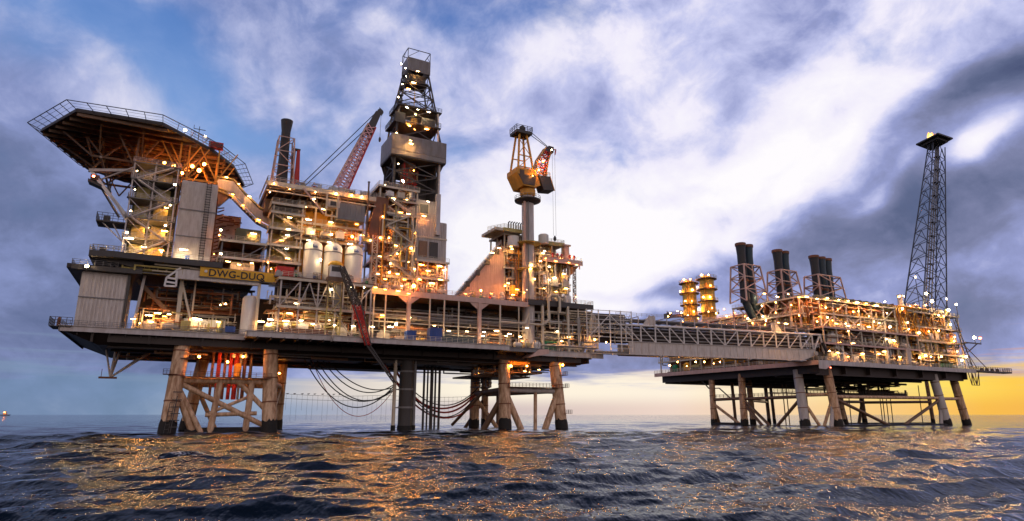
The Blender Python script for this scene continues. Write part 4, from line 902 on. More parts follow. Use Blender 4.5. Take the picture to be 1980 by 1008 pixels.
DK.part('crown_block',MB().box(82,87,11,15,117,120.5),'dark steel')
b=MB()
for p,q in (((80,9.3),(89,9.3)),((89,9.3),(89,17.3)),((89,17.3),(80,17.3)),((80,17.3),(80,9.3))):
    b.bar((*p,124.6),(*q,124.6),.22); b.bar((*p,121.4),(*p,124.6),.22); b.bar((*p,121.4),((p[0]+q[0])/2,(p[1]+q[1])/2,124.6),.15)
DK.part('gin_pole_frame',b,'dark steel')
DK.part('side_stay',MB().bar((89,11,113.5),(93.8,7,91.5),.4),'dark steel'); DK.part('standpipe',MB().path([(93.3,6.7,70),(93.3,6.7,84)],.4).path([(92.5,6.6,91.5),(92.3,7,102)],.3),'light steel')
for k in range(5):
    b=MB(); b.box(78.1+k*.4-1.6,79.6+k*.4-1.6,7.0+k*.4,8.6+k*.4,103.5+k*2.6,103.7+k*2.6); b.rail([(76.5+k*.4,8.6+k*.4,103.7+k*2.6),(76.5+k*.4,7+k*.4,103.7+k*2.6),(78+k*.4,7+k*.4,103.7+k*2.6)],1.2,.09,1); DK.part('ladder_cage',b,'dark steel')
DK.part('travelling_block',MB().box(83.2,85.6,12.5,14,98,101).tube((84.4,13.2,101),(84.4,13.2,113),.12,None,6),'yellow paint and glow')
DK.o.location=frame_w('A',(84.9,18.5,69.8)); DK.o.scale=(.88,.75,1.015)
# ---------------------------------------------------------------- exhaust stack, red mast, crane on roof deck
s0,_=M(549,300,14); 
t=T('exhaust_stack','single tall black flared exhaust stack inside a white lattice frame on the roof deck','exhaust stack',(s0,14,66))
zt=M(550,233,14)[1]; t.part('pipe',MB().lathe((s0,14,65),[(1.75,0),(1.6,6),(1.35,(zt-65)*.55),(1.3,(zt-65)*.86),(1.55,(zt-65)*.93),(1.75,zt-65),(1.5,zt-65),(1.2,(zt-65)*.9)],20),'stack black',sm=True)
zf=M(540,268,14)[1]
c0=[(s0-3,11.5),(s0+3.2,11.5),(s0+3.2,17),(s0-3,17)]; c1=[(s0-1.9,12),(s0+2.3,12),(s0+2.3,16),(s0-1.9,16)]
for a,b_ in zip(c0,c1): t.part('frame_leg',MB().bar((*a,65.5),(*b_,zf),.35),'pink steel')
for i in range(4): t.part('frame_lacing',MB().lattice((*c0[i],65.5),(*c1[i],zf),(*c0[(i+1)%4],65.5),(*c1[(i+1)%4],zf),4,.22,'z').bar((*c1[i],zf),(*c1[(i+1)%4],zf),.22),'pink steel')
s,_=M(571,330,14); zt=M(571,291,14)[1]
t=T('red_mast','twin-plate red tapered mast beside the single black exhaust stack','mast',(s,14,65)); t.part('mast_plate',MB().polyw([(s-.2,65.5),(s+1.6,65.5),(s+.8,zt),(s,zt)],13.4,14.4),'red paint'); t.part('mast_plate',MB().polyw([(s-1.3,65.5),(s-.5,65.5),(s-.4,zt),(s-1.1,zt)],13.4,14.4),'rust'); t.part('cap',MB().box(s-1.2,s+.9,13.3,14.5,zt,zt+.4),'dark steel')
CR=T('roof_crane','pedestal crane with a red and white lattice boom raised over the roof deck','crane',(64,10,65.5))
b0=M(657,367,10); b1=M(722,236,10); tip=M(731,219,10)
p0=Vector((b0[0],10,b0[1]));p1=Vector((b1[0],10,b1[1])); d=(p1-p0).normalized(); nrm=Vector((-d.z,0,d.x))
ch=[]
for sg in (-1,1):
    for w in (-1,1):
        a=p0+nrm*(-2.1*sg)+Vector((0,1.3*w,0)); m1=p0+(p1-p0)*.93+nrm*(-1.3*sg)+Vector((0,.9*w,0)); ch.append((a,m1)); 
for i,(a,c) in enumerate(ch):
    for k in range(6): CR.part('boom_chord',MB().bar(a.lerp(c,k/6),a.lerp(c,(k+1)/6),.42),'red paint' if i>1 else 'pink steel')
for i,j in ((0,2),(1,3),(0,1),(2,3)): CR.part('boom_lacing',MB().lattice(*ch[i],*ch[j],12,.27,'x' if i+j!=1 and i+j!=5 else 'z'),'boom pink')
e0=p0+(p1-p0)*.80; tp=Vector((tip[0],10,tip[1]))
CR.part('boom_head',MB().add([tuple(e0+nrm*1.35+Vector((0,w,0))) for w in (-.8,.8)]+[tuple(e0-nrm*1.35+Vector((0,w,0))) for w in (-.8,.8)]+[tuple(tp+nrm*.9+Vector((0,w,0))) for w in (-.8,.8)]+[tuple(tp-nrm*.9+Vector((0,w,0))) for w in (-.8,.8)],[(0,1,5,4),(2,6,7,3),(0,4,6,2),(1,3,7,5),(4,5,7,6)]),'dark steel')
CR.part('sheave',MB().lathe((tp.x+.6,9.6,tp.z+.4),[(.3,-.2),(1.0,-.1),(1.0,.3),(.3,.4)],16,'w'),'dark steel')
CR.part('sheave_guard',MB().bar(tp,tp+Vector((.4,0,2)),.16).bar(tp+Vector((.4,0,2)),tp+Vector((1.6,0,1)),.16).bar(tp+Vector((1.6,0,1)),tp+Vector((1.2,0,-.6)),.16),'dark steel')
g=M(578,362,10)
for dz in (0,1.5): CR.part('pendant_cable',MB().tube((g[0]+dz*.5,10,g[1]-dz*.3),(tp.x-1+dz*.4,10,tp.z-.4-dz*1.2),.14,None,6),'wire')
CR.part('hoist_cable',MB().tube((tp.x+1,10,tp.z),(tp.x+1,10,tp.z-8),.06,None,5),'wire'); CR.part('hook_block',MB().lathe((tp.x+1,10,tp.z-9.6),[(.1,0),(.35,.3),(.4,1.1),(.15,1.7)],10),'dark steel')
CR.part('slew_platform',MB().box(b0[0]-5,b0[0]+5,7,13,65.5,67.2),'dark steel'); CR.part('a_frame',MB().bar((b0[0]-6,9,67),(g[0]+6,9,68.6),.3),'red paint'); CR.part('machinery_box',MB().box(b0[0]-3.4,b0[0]+2.8,7.3,12.7,67.2,68.6),'light steel')
# lowered crane boom hanging over the front
t=T('lowered_boom_crane','small orange-capped crane cab with a black and red lattice boom lowered across the deck front','crane',(58,-5,38))
cb=M(650,535,-6.5); t.part('cab',MB().box(cb[0]-1.6,cb[0]+1.6,-6.2,-3.6,cb[1],cb[1]+3.1),'white paint'); t.part('cab_roof',MB().lathe((cb[0],-4.9,cb[1]+3.1),[(1.9,0),(1.9,.5),(1.4,1.1),(.6,1.4)],16),'sign amber')
t.part('cab_window',MB().box(cb[0]-1.2,cb[0]+1.2,-6.27,-6.21,cb[1]+1.4,cb[1]+2.7),'dark steel'); t.part('cab_stand',MB().box(cb[0]-2,cb[0]+2,-6.2,-3.5,cb[1]-1.2,cb[1]-.003).bar((cb[0]-1.9,-6,cb[1]-8),(cb[0]-1.9,-6,cb[1]+2.4),.2).bar((cb[0]+1.9,-6,cb[1]-8),(cb[0]+1.9,-6,cb[1]+2.4),.2),'brown steel')
t.part('pedestal',MB().bar((cb[0]-1.7,-5.8,24),(cb[0]-1.7,-5.8,cb[1]-1.2),.35).bar((cb[0]+1.9,-5.8,24),(cb[0]+1.9,-5.8,cb[1]-1.2),.35).lattice((cb[0]-1.7,-5.8,24),(cb[0]-1.7,-5.8,cb[1]-1.2),(cb[0]+1.9,-5.8,24),(cb[0]+1.9,-5.8,cb[1]-1.2),3,.22,'z'),'yellow panel')
q0=M(660,515,-8.5);q1=M(690,590,-9.3);q2=M(712,668,-9.8);q3=M(752,742,-3)
nodes=[Vector((q0[0],-8.5,q0[1])),Vector((q1[0],-9.3,q1[1])),Vector((q2[0],-9.8,q2[1]))]
for (a,c,h0,h1,m_) in ((nodes[0],nodes[1],.5,1.0,'dark steel'),(nodes[1],nodes[2],1.0,.55,'red paint')):
    hs=[]
    for sg in (-1,1):
        for w in (-.7,.7): hs.append((a+Vector((sg*h0,w,0)),c+Vector((sg*h1,w,0))))
    for i,(x,y) in enumerate(hs): t.part('boom_chord',MB().bar(x,y,.28),m_ if i%2 else 'dark steel')
    for i,j in ((0,2),(1,3),(0,1),(2,3)): t.part('boom_lacing',MB().lattice(*hs[i],*hs[j],7,.16,'x'),'red paint' if m_=='red paint' else 'dark steel')
t.part('fly_jib',MB().lattice(nodes[2]+Vector((-.5,0,0)),(q3[0]-.3,-8,q3[1]),nodes[2]+Vector((.5,0,0)),(q3[0]+.3,-8,q3[1]),9,.16,'x').bar(nodes[2]+Vector((-.5,0,0)),(q3[0]-.3,-8,q3[1]),.26).bar(nodes[2]+Vector((.5,0,0)),(q3[0]+.3,-8,q3[1]),.26),'dark steel')
t.part('red_sheave_box',MB().box(q1[0]-.3,q1[0]+2.3,-9.2,-8,q1[1]-3.8,q1[1]-1.4),'red paint')
# ================================================================ RIGHT-HAND PROCESS MODULES OF PLATFORM A
s0,_=M(880,568,6); s1,_=M(975,568,6); zt=M(972,476,6)[1]; zw=ZU+1.3
t=T('sloping_clad_wall','tan ribbed wall with a sloping top, rising from the upper deck toward the crane pedestal','wall',((s0+s1)/2,8,zw))
t.part('wall',MB().polyw([(s0,zw),(s1,zw),(s1,zt),(s1-1.2,zt)],6,8.6),'pink steel'); t.part('front_cladding',MB().ribs((s0+1,6),(s1-1,6),zw+.1,zw+1.2,(0,-1),.7,.12,zw+.1,zt-.6),'pink steel')
t.part('roof_slope',MB().polyw([(s0-.8,zw),(s1-1,zt+.9),(s1-1,zt+.25),(s0+.2,zw)],5.5,8.8),'dark steel')
t.part('handrail',MB().rail([(s0-.6,5.6,zw+.4),(s1-1.4,5.6,zt+.7)],1.2,.1,1.2),'light steel')
b=MB()
for k in range(4): f=.2+.2*k; b.box(s0+(s1-s0)*f,s0+(s1-s0)*f+1.2,5.3,6.8,zw+(zt-zw)*f+.8,zw+(zt-zw)*f+2.4)
t.part('roof_vent',b,'dark steel')
s1b=s1
GM=T('gas_module','stacked process module with lit decks wrapped round the crane pedestal','module',(130,8,40))
module(GM,s1,122.5,6,16,[zw,44.5,50.5,56,61.8],3,2,'cream paint','brown steel',.42,diag=((0,2,2),(0,3,0),(1,1,1)),backw=12,backm='rust')
for a_ in (126,130.5,134.5): GM.part('column',MB().bar((a_,4,54),(a_,4,59.4),.35),'cream paint')
GM.part('deck_house',MB().box(126,134,7,13,54,59.3).ribs((126,7),(134,7),54.2,59,(0,-1),.7),'clad')
GM.part('lattice_panel',MB().lattice((s1+.6,5.2,52),(s1+.6,5.2,58.6),(s1+5.6,5.2,52),(s1+5.6,5.2,58.6),2,.3,'k').bar((s1+.6,5.2,52),(s1+5.6,5.2,52),.3).bar((s1+.6,5.2,58.6),(s1+5.6,5.2,58.6),.35).bar((s1+5.6,5.2,52),(s1+5.6,5.2,58.6),.3).bar((s1+.6,5.2,52),(s1+.6,5.2,58.6),.3),'cream paint')
GM.part('orange_drum',MB().lathe((s1+2.8,5.2,zw+3.2),[(.8,0),(1.3,.3),(1.3,2.8),(.8,3.2)],16),'orange paint and glow')
GM.part('top_deck',MB().box(s1-4.5,119,3.5,14,61.9,62.8),'cream paint'); GM.part('top_deck',MB().box(125,135,3.5,14,59.4,60.2),'cream paint')
GM.part('top_edge_beam',MB().poly([(s1-4.6,9),(s1-1.5,3.2),(119,3.2),(119,3.48),(s1-1.3,3.48),(s1-4.3,9)],61.8,63),'yellow panel'); GM.part('top_edge_beam',MB().box(125,135.2,3.2,3.48,59.2,60.5),'yellow panel')
GM.part('handrail',MB().rail([(s1-4.6,9,63),(s1-1.5,3.3,63),(119,3.3,63)],1.2,.09,1.2),'cream paint'); GM.part('handrail',MB().rail([(125,3.3,60.3),(135,3.3,60.3),(135,14,60.3)],1.2,.09,1.2),'cream paint')
b=MB()
for k in range(7): b.path([(s1+1+k*.9,5,63),(s1+1+k*.9,5,65.4),(s1+1.5+k*.9,5,65.8)],.2)
GM.part('vent_pipe',b,'dark steel'); GM.part('vessel',MB().lathe((s1+2.2,4,56.6),[(.4,0),(1.9,.4),(1.9,3.8),(.4,4.2)],20),'vessel cream',sm=True)
GM.part('vessel',MB().lathe((126.2,2.2,58.8),[(1.5,0),(1.7,.3),(1.7,3.0),(1.4,3.3)],20),'vessel cream',sm=True)
pipes(GM,s1,132,4,8,39,60,60,['cream paint','copper pipe','galvanised','brown steel','orange paint and glow'],101,.1,.3)
module(GM,124,136.6,4,16,[zw+1,44.6,49.6,56.0],3,2,'cream paint','brown steel',.4,diag=((0,1,0),(2,0,1)),backw=9,backm='brown steel',top=True)
module(GM,130,139.4,1,14,[51.5,54.0],2,1,'pink steel','orange paint and glow',.3,backw=None,edge='pink steel')
GM.part('orange_deck_edge',MB().box(124.5,140.2,.2,.4,52.6,54.2),'pink steel'); GM.part('cantilever_bracket',MB().polyw([(136.6,52.4),(140,53),(136.6,49.4)],2,2.5),'brown steel')
GM.part('chimney',MB().box(134.6,136.4,2.5,4.5,54,59.4).box(134.1,136.9,2.1,4.9,59.4,59.9),'pink steel')
for k,px in enumerate((1069,1078,1086,1102,1110)): s,_=M(px,500,1.0); GM.part('valve',MB().lathe((s,1.0,54.1),[(.25,0),(.25,1),(.5,1.1),(.5,1.5),(.2,1.9)],8),'red paint')
GM.part('spiral_stair',MB().lattice((137.2,2,40),(137.4,2,51.5),(139,3,40),(139.2,3,51.5),8,.3,'z').bar((137.2,2,40),(137.4,2,51.5),.2).bar((139,3,40),(139.2,3,51.5),.2),'grey steel')
pipes(GM,124,137,2,6,40,55,50,['cream paint','white paint','galvanised','brown steel','yellow panel'],102,.1,.3)
pipes(PA,119,146,-.5,6,24.5,36.5,46,['cream paint','galvanised','white paint','brown steel'],103,.12,.38)
for px,wd_ in ((1049,.7),(1098,.75),(1118,.35),(1080,.35),(1145,.35)):
    s,_=M(px,620,-.2); PA.part('column',MB().bar((s,-.2,23.6),(s,-.2,ZU+1.4),wd_),'cream paint')
for z in (32.5,29.5): PA.part('beam',MB().bar((124,-.3,z),(147,-.3,z),.3),'cream paint')
s,z=M(1075,560,-1)
PA.part('loop_pipe',MB().path([(s-4.4,-1.2,32),(s-3,-1.2,33.3),(s-3,-1.2,40.2),(s-2,-1.2,41.4),(s+.4,-1.2,41.4),(s+1.2,-1.2,40.2),(s+1.2,-1.2,36)],.42,10),'cream paint',sm=True)
PA.part('loop_pipe',MB().path([(108,-3.2,31.2),(116,-3.2,31.2),(117.5,-3.2,34.4),(117.5,-3.2,31.2),(122.5,-3.2,31.2),(122.5,-3.2,35.6)],.32,8),'cream paint',sm=True)
# front walkway boxes
def simple(nm,label,cat,s,w,z,L_,W_,H_,m_,extra='lid',fr='A',grp=None):
    t=T(nm,label,cat,(s,w,z),fr,grp); t.part('body',MB().box(s-L_/2,s+L_/2,w-W_/2,w+W_/2,z+.15,z+H_),m_); t.part('corrugation',MB().ribs((s-L_/2+.1,w-W_/2),(s+L_/2-.1,w-W_/2),z+.3,z+H_-.2,(0,-1),.42,.07),m_)
    t.part('skids',MB().box(s-L_/2+.1,s+L_/2-.1,w-W_/2+.1,w-W_/2+.35,z,z+.15).box(s-L_/2+.1,s+L_/2-.1,w+W_/2-.35,w+W_/2-.1,z,z+.15),'dark steel')
    t.part('frame',MB().box(s-L_/2-.06,s+L_/2+.06,w-W_/2-.09,w-W_/2-.075,z+H_-.16,z+H_+.06).box(s-L_/2-.07,s-L_/2+.12,w-W_/2-.08,w-W_/2-.06,z+.1,z+H_),m_); return t
for px,pyb,w,L_,H_,m_,lb in ((796,655,-5.5,2.6,2.9,'blue paint','blue tank skid on the deck edge left of the tall blue one'),(843,655,-5.5,3.6,4.1,'blue paint','taller blue tank skid on the deck edge near the middle posts'),(872,657,-5,5,1.9,'teal drum','dark teal bin, left of two low ones on the deck edge'),(905,659,-5,5.4,1.9,'teal drum','dark teal bin, right of two low ones on the deck edge'),(1062,661,1.6,5.2,3.2,'green paint','bright green container on the deck right of the crane pedestal'),(1058,640,3.5,6,5.5,'light steel','grey louvred cabinet behind the bright green container'),(1038,663,1.5,1.6,2.2,'red paint','small red locker at the foot of the crane pedestal'),
      (600,632,-4.6,9,1.4,'rust','long low rust-red bin below the silos'),(560,633,-4.4,3,1.2,'rust','short low rust-red bin below the stair frame'),(1118,660,1.5,3.4,2,'olive paint','low olive bin near the bridge end of the deck'),(446,632,-.2,2.2,1.5,'blue paint','small blue drum crate beside the fat white cylinder')):
    s,z=M(px,pyb,w); simple('storage_skid' if 'skid' in lb else 'container',lb,'skid' if 'skid' in lb else 'container',s,w+1.2,23.9 if w>-5.2 and px<700 else 23.6,L_,2.4,H_,m_)
# yellow column by pedestal + pedestal crane
P2=T('pedestal_crane','yellow crane with A-frame and short lit lattice boom on a tall grey pedestal','crane',(124,3,23.5))
wP=2.6; sP,_=M(1021,500,wP)
P2.part('pedestal',MB().tube((sP,wP,23.5),(sP,wP,74.5),2.0,None,28),'light steel',sm=True)
P2.part('pipe',MB().tube((sP-1.9,wP-1.4,38),(sP-1.9,wP-1.4,73),.45,None,10),'pink steel',sm=True); P2.part('pipe',MB().tube((sP-1.0,wP-2.1,38),(sP-1.0,wP-2.1,73),.22,None,8),'grey steel',sm=True)
P2.part('ring_platform',MB().lathe((sP,wP,72.8),[(2.1,-.9),(4.3,0),(4.4,.35),(2.1,.4)],28),'dark steel'); b=MB()
for k in range(18):
    a=2*math.pi*k/18; a2=2*math.pi*(k+1)/18; p=(sP+4.3*math.cos(a),wP+4.3*math.sin(a),73.1); q=(sP+4.3*math.cos(a2),wP+4.3*math.sin(a2),73.1); b.bar(p,(p[0],p[1],74.4),.1)
    for h in (.6,1.3): b.bar((p[0],p[1],73.1+h),(q[0],q[1],73.1+h),.08)
P2.part('handrail',b,'grey steel')
z0=M(1010,385,wP)[1]; a0=M(991,350,wP)[0]; a1=M(1030,350,wP)[0]; zc=M(1010,332,wP)[1]
P2.part('slew_ring',MB().lathe((sP,wP,74.5),[(2.3,0),(2.6,.5),(2.6,2.2),(2.3,2.6)],24),'orange paint and glow')
zb=77.0
P2.part('machinery_house',MB().polyw([(a0,zb+4.4),(a0,zc),(a1-.6,zc),(a1+1.2,zb+1.0),(a1-1,zb),(a0+2.4,zb)],wP-3.2,wP+4),'orange paint and glow')
P2.part('house_soffit',MB().polyw([(a0+.4,zb+3.6),(a1-.7,zb+3.9),(a1-1.2,zb+.5),(a0+2.4,zb+.4)],wP-3.4,wP-3.21),'dark steel')
P2.part('house_window',MB().box(a0+1,a0+2.6,wP-3.35,wP-3.22,zc-2.6,zc-.8),'dark steel')
P2.part('operator_cab',MB().polyw([(a1+.6,zb+4.6),(a1+5.0,zb+4.9),(a1+6.6,zb+.2),(a1+2.5,zb-.2)],wP-3,wP+1),'dark steel'); P2.part('cab_rail',MB().rail([(a1+.6,wP-3,zb+4.8),(a1+5,wP-3,zb+5)],1.2,.12,1).bar((a1+5,wP-3,zb+5),(a1+6.7,wP-3,zb+.1),.25),'orange paint and glow')
zt=M(1010,262,wP)[1]; ta=M(1000,262,wP)[0]; tb=M(1018,262,wP)[0]
legs=[((a0+.8,wP-2.5,zc),(ta+.4,wP-.8,zt)),((a0+.8,wP+3,zc),(ta+.4,wP+1.6,zt)),((a1-1.2,wP-2.5,zc),(tb-.4,wP-.8,zt)),((a1-1.2,wP+3,zc),(tb-.4,wP+1.6,zt))]
P2.bars('a_frame_leg',legs,'orange paint and glow',.55)
b=MB()
for f in (.05,.38): 
    q=[Vector(a).lerp(Vector(c),f) for a,c in legs]; b.bar(q[0],q[2],.3).bar(q[1],q[3],.3)
q=[Vector(a) for a,_ in legs]; q2=[Vector(c) for _,c in legs]
b.bar(q[0].lerp(q2[0],.4),q2[2].lerp(q[2],.15),.18).bar(q[2].lerp(q2[2],.4),q2[0].lerp(q[0],.15),.18).bar(q[0],q[2].lerp(q2[2],.4),.2)
P2.part('a_frame_brace',b,'orange paint and glow')
P2.part('top_platform',MB().box(ta-1.2,tb+1.2,wP-2,wP+3,zt,zt+1.0),'dark steel'); P2.part('handrail',MB().rail([(ta-1.2,wP+3,zt+1),(ta-1.2,wP-2,zt+1),(tb+1.2,wP-2,zt+1),(tb+1.2,wP+3,zt+1)],1.7,.13,1.8),'dark steel')
P2.part('sheave',MB().lathe(((ta+tb)/2,wP-.5,zt+2.2),[(.3,-.3),(1.1,-.2),(1.1,.3),(.3,.4)],14,'w'),'dark steel')
k0=M(1035,352,wP-1);k1=M(1058,288,wP-1); c0_=Vector((k0[0]+1,wP-1,k0[1])); c1_=Vector((k1[0]+.3,wP-1,k1[1])); mid=c0_.lerp(c1_,.55)+Vector((-.6,0,1))
hs=[]
for sg in (-1,1):
    for w in (-1,1): hs.append((c0_+Vector((sg*2.2,w,0)),mid+Vector((sg*1.9,w,0)),c1_+Vector((sg*1.3,w*.8,0))))
for h in hs: P2.part('boom_chord',MB().bar(h[0],h[1],.36).bar(h[1],h[2],.34),'orange paint and glow')
for i,j in ((0,2),(1,3),(0,1),(2,3)):
    P2.part('boom_lacing',MB().lattice(hs[i][0],hs[i][1],hs[j][0],hs[j][1],4,.24,'x').lattice(hs[i][1],hs[i][2],hs[j][1],hs[j][2],3,.24,'x'),'red paint' if i+j==2 else 'pink steel')
P2.part('boom_head',MB().polyw([(c1_.x-1.4,c1_.z-1.5),(c1_.x-.2,c1_.z+.8),(c1_.x+1.8,c1_.z+.7),(c1_.x+1.6,c1_.z-1.5)],wP-2,wP),'dark steel'); P2.part('sheave_bracket',MB().bar((c1_.x+1.5,wP-1,c1_.z),(c1_.x+3.2,wP-1,c1_.z+.4),.3).bar((c1_.x+3.2,wP-1,c1_.z+.4),(c1_.x+2.8,wP-1,c1_.z-1.6),.3),'red paint')
for dz in (0,1.2): P2.part('pendant_cable',MB().tube((tb+1.2,wP-1,zt+1.4-dz),(c1_.x-.2,wP-1,c1_.z+.9-dz*.3),.12,None,5),'dark steel')
zb_=M(1067,480,wP)[1]
for dx in (1.7,2.7): P2.part('hoist_cable',MB().tube((c1_.x+dx,wP-1,c1_.z),(c1_.x+dx,wP-1,zb_+4),.05,None,4),'net wire')
P2.part('hook_block',MB().lathe((c1_.x+2.2,wP-1,zb_+2.2),[(.1,0),(.5,.4),(.5,1.2),(.15,1.9)],10),'dark steel')
P2.part('access_landing',MB().lathe((sP,wP,58.2),[(2.05,-.6),(4.2,0),(4.2,.2),(2.05,.25)],20),'yellow panel'); P2.part('access_landing',MB().lathe((sP,wP,49.6),[(2.05,-.4),(3.6,0),(3.6,.2),(2.05,.25)],20),'yellow panel')
# ================================================================ BRIDGE (own frame C)
for fr in ('C',): pass
BR=T('link_bridge','long grey box-girder and truss footbridge joining the two platforms','bridge',(40,2,24),'C')
ba=M(1170,683,0,'C'); bb=M(1575,697,0,'C'); tl=M(1218,624,0,'C'); tr=M(1590,655,0,'C')
z0=23.4; zg=27.7; z1=33.3; L0=ba[0]-3; L1=bb[0]+1
BR.part('box_girder',MB().polyw([(L0+12,z0+.3),(L1-6,z0+.3),(L1,z0+2.2),(L1,zg),(L0+12,zg)],0,.4),'clad'); BR.part('box_girder',MB().box(L0+12,L1,7.6,8,z0+.3,zg),'clad'); BR.part('floor',MB().box(L0,L1-3,.4,7.6,z0+.6,z0+1),'grey steel')
BR.part('bottom_flange',MB().box(L0-2,L1-5,-.35,.6,z0,z0+.28),'light steel'); BR.part('top_flange',MB().box(L0+12,L1,-.3,.6,zg+.003,zg+.2),'light steel')
b=MB()
for k in range(26): s=L0+14+(L1-L0-22)*k/25; b.box(s-.08,s+.08,-.14,0,z0+.3,zg)
BR.part('girder_stiffeners',b,'clad')
for w in (0,7.8):
    BR.part('top_chord',MB().tube((L0+8,w,z1),(L1+3,w,z1),.36,None,10),'white paint',sm=True)
    BR.part('end_post',MB().bar((L1+2.8,w,z1),(L1-.5,w,zg),.45).bar((L1+2.8,w,z1),(L1+4.3,w,z0+2.5),.45),'white paint')
    n_=14
    for k in range(n_+1):
        s=L0+11+(L1-L0-12)*k/n_; st_=(L1-L0-12)/n_
        BR.part('vertical',MB().bar((s,w,zg),(s,w,z1),.36),'white paint')
        if k<n_: BR.part('diagonal',MB().bar((s,w,z1),(s+st_,w,zg),.27) if k<n_/2 else MB().bar((s,w,zg),(s+st_,w,z1),.27),'white paint')
for k in range(15):
    s=L0+11+(L1-L0-12)*k/14; b=MB().bar((s,0,z1),(s,7.8,z1),.25).bar((s,1.2,z1),(s,1.2,z1+3.2),.28).bar((s,7.2,z1),(s,7.2,z1+3.2),.28).bar((s,1.2,z1+3.2),(s,7.2,z1+3.2),.25).bar((s,1.2,z1+1.6),(s,7.2,z1+1.6),.25); BR.part('pipe_support_frame',b,'light steel')
for k in range(8):
    z=z1+.45+(k%2)*1.6; w=1.8+(k//2)*1.5; BR.part('pipe',MB().tube((L0+6,w,z),(L1+2,w,z),.22+.12*(k%3),None,8),['cream paint','grey steel','under steel','galvanised'][k%4],sm=True)
for z in (28.9,30.2,31.5): BR.part('pipe',MB().tube((L0+8,1.6,z),(L1,1.6,z),.22,None,8),'galvanised',sm=True)
BR.part('inner_wall',MB().box(L0+10,L1,4.5,4.6,zg,z1-.6),'under steel'); BR.part('handrail',MB().rail([(L0+8,1.0,z1+3.2),(L1+1,1.0,z1+3.2)],1.1,.07,2),'galvanised')
for px in (1258,1500):
    s,_=M(px,640,0,'C'); sg=1 if px<1400 else -1
    BR.part('lifting_gusset',MB().polyw([(s-sg*3,z1+.2),(s-sg*.4,z1+3.4),(s+sg*2,z1+3.4),(s+sg*2,z1+.2)][::sg],-.15,.15).bar((s-.4,-.3,z1),(s-.4,-.3,z1+3.6),.28).bar((s+1.2*sg,-.3,z1),(s+1.2*sg,-.3,z1+3.6),.28),'clad')
b=MB()
for k in range(5): s=L0+6+(L1-L0-12)*k/4.4; b.box(s-.7,s-.1,-.7,-.3,z0-.3,z0+.3).box(s+.3,s+.9,-.7,-.3,z0-.3,z0+.3)
BR.part('bearing_lugs',b,'light steel')
# cage of scaffolding at the left landing
t=T('bridge_landing_tower','grey scaffold-like stair and pipe cage at the left end of the bridge','steel frame',(L0+6,-1.5,24),'C')
aa=[M(px,640,-1.5,'C')[0] for px in (1135,1158,1180,1201,1222)]
for a in aa: t.part('post',MB().bar((a,-1.5,24.2 if a>aa[1] else 27),(a,-1.5,37.6),.26),'white paint'); 
for z in [25.2,26.4,27.6,28.8,30.2,31.6,33,34.4,35.8,37.4]: t.part('rung_beam',MB().bar((aa[0] if z>28.5 else aa[2],-1.5,z),(aa[4],-1.5,z),.17),'white paint')
t.part('brace',MB().bar((aa[0]+1,-1.45,29),(aa[2],-1.45,36),.22).bar((aa[2],-1.45,36),(aa[4],-1.45,29),.22),'white paint')
for k in range(7): t.part('pipe',MB().path([(aa[0]-6+k*.3,1+k*.6,37-k*.7),(aa[0]+3+k,1+k*.6,37-k*.7),(aa[0]+3+k,1+k*.6,31),(aa[4]+1,1+k*.6,31)],.28),'cream paint',sm=True)
t.part('lattice_stair',MB().lattice((aa[0]+.5,-.8,28),(aa[4],-.8,34),(aa[0]+.5,-.8,30.4),(aa[4],-.8,36.6),8,.14,'x'),'galvanised')
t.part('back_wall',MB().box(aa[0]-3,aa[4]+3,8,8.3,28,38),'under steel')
# dark hinge assembly at the right landing
t=T('bridge_bearing','dark bearing joint with black hanging bellows at the right landing of the bridge','bearing',(L1+2,1,23),'C')
t.part('bearing_block',MB().box(L1+1,L1+4.5,.5,6,22.4,27),'dark steel'); t.part('bellows',MB().path([(L1+3,-.8,30),(L1+4.4,-.8,27),(L1+2.6,-.8,24),(L1+1,-.8,23)],.55,8),'rubber',sm=True); t.part('guard_rail',MB().rail([(L1-8,-.9,28.3),(L1+1,-.9,28.3)],1.6,.1,1),'white paint')
t.part('hatch_ring',MB().lathe((L1-.8,-1.0,26.2),[(.5,-.1),(.8,-.1),(.8,.2),(.5,.2)],14,'w'),'galvanised')
# ================================================================ PLATFORM B
PB=T('compression_platform','second wide platform on many short braced legs, right end of the bridge','oil platform',(50,40,0),'B')
PB.part('deck_plate',MB().poly([(0,0),(104,0),(104,90),(0,90)],22.4,23.4),'under steel')
PB.part('deck_edge_beam',MB().box(-.4,104.4,-.4,-.003,22.0,23.7),'light steel'); PB.part('deck_edge_beam',MB().box(-.4,-.003,-.001,90,22.0,23.7),'pink steel'); PB.part('corner_gusset',MB().polyw([(-.6,22.5),(-.6,20.6),(3,20.4),(6,21.9)][::-1],-.5,-.2),'light steel')
for w in (4,22,40,58,76,86): PB.part('girder',MB().box(3,101,w-.4,w+.4,18.6,22.4),'under steel')
for s in (3,18,33,50,68,85,101): PB.part('girder',MB().box(s-.3,s+.3,2,88,19.2,22.4),'under steel')
BL={}
def bleg(px_t,px_f,w,r,foot_s=0):
    a,_=M(px_t,730,w,'B'); c,_=M(px_f,815,w,'B'); return ((a,w,21),(c,w,-2),r)
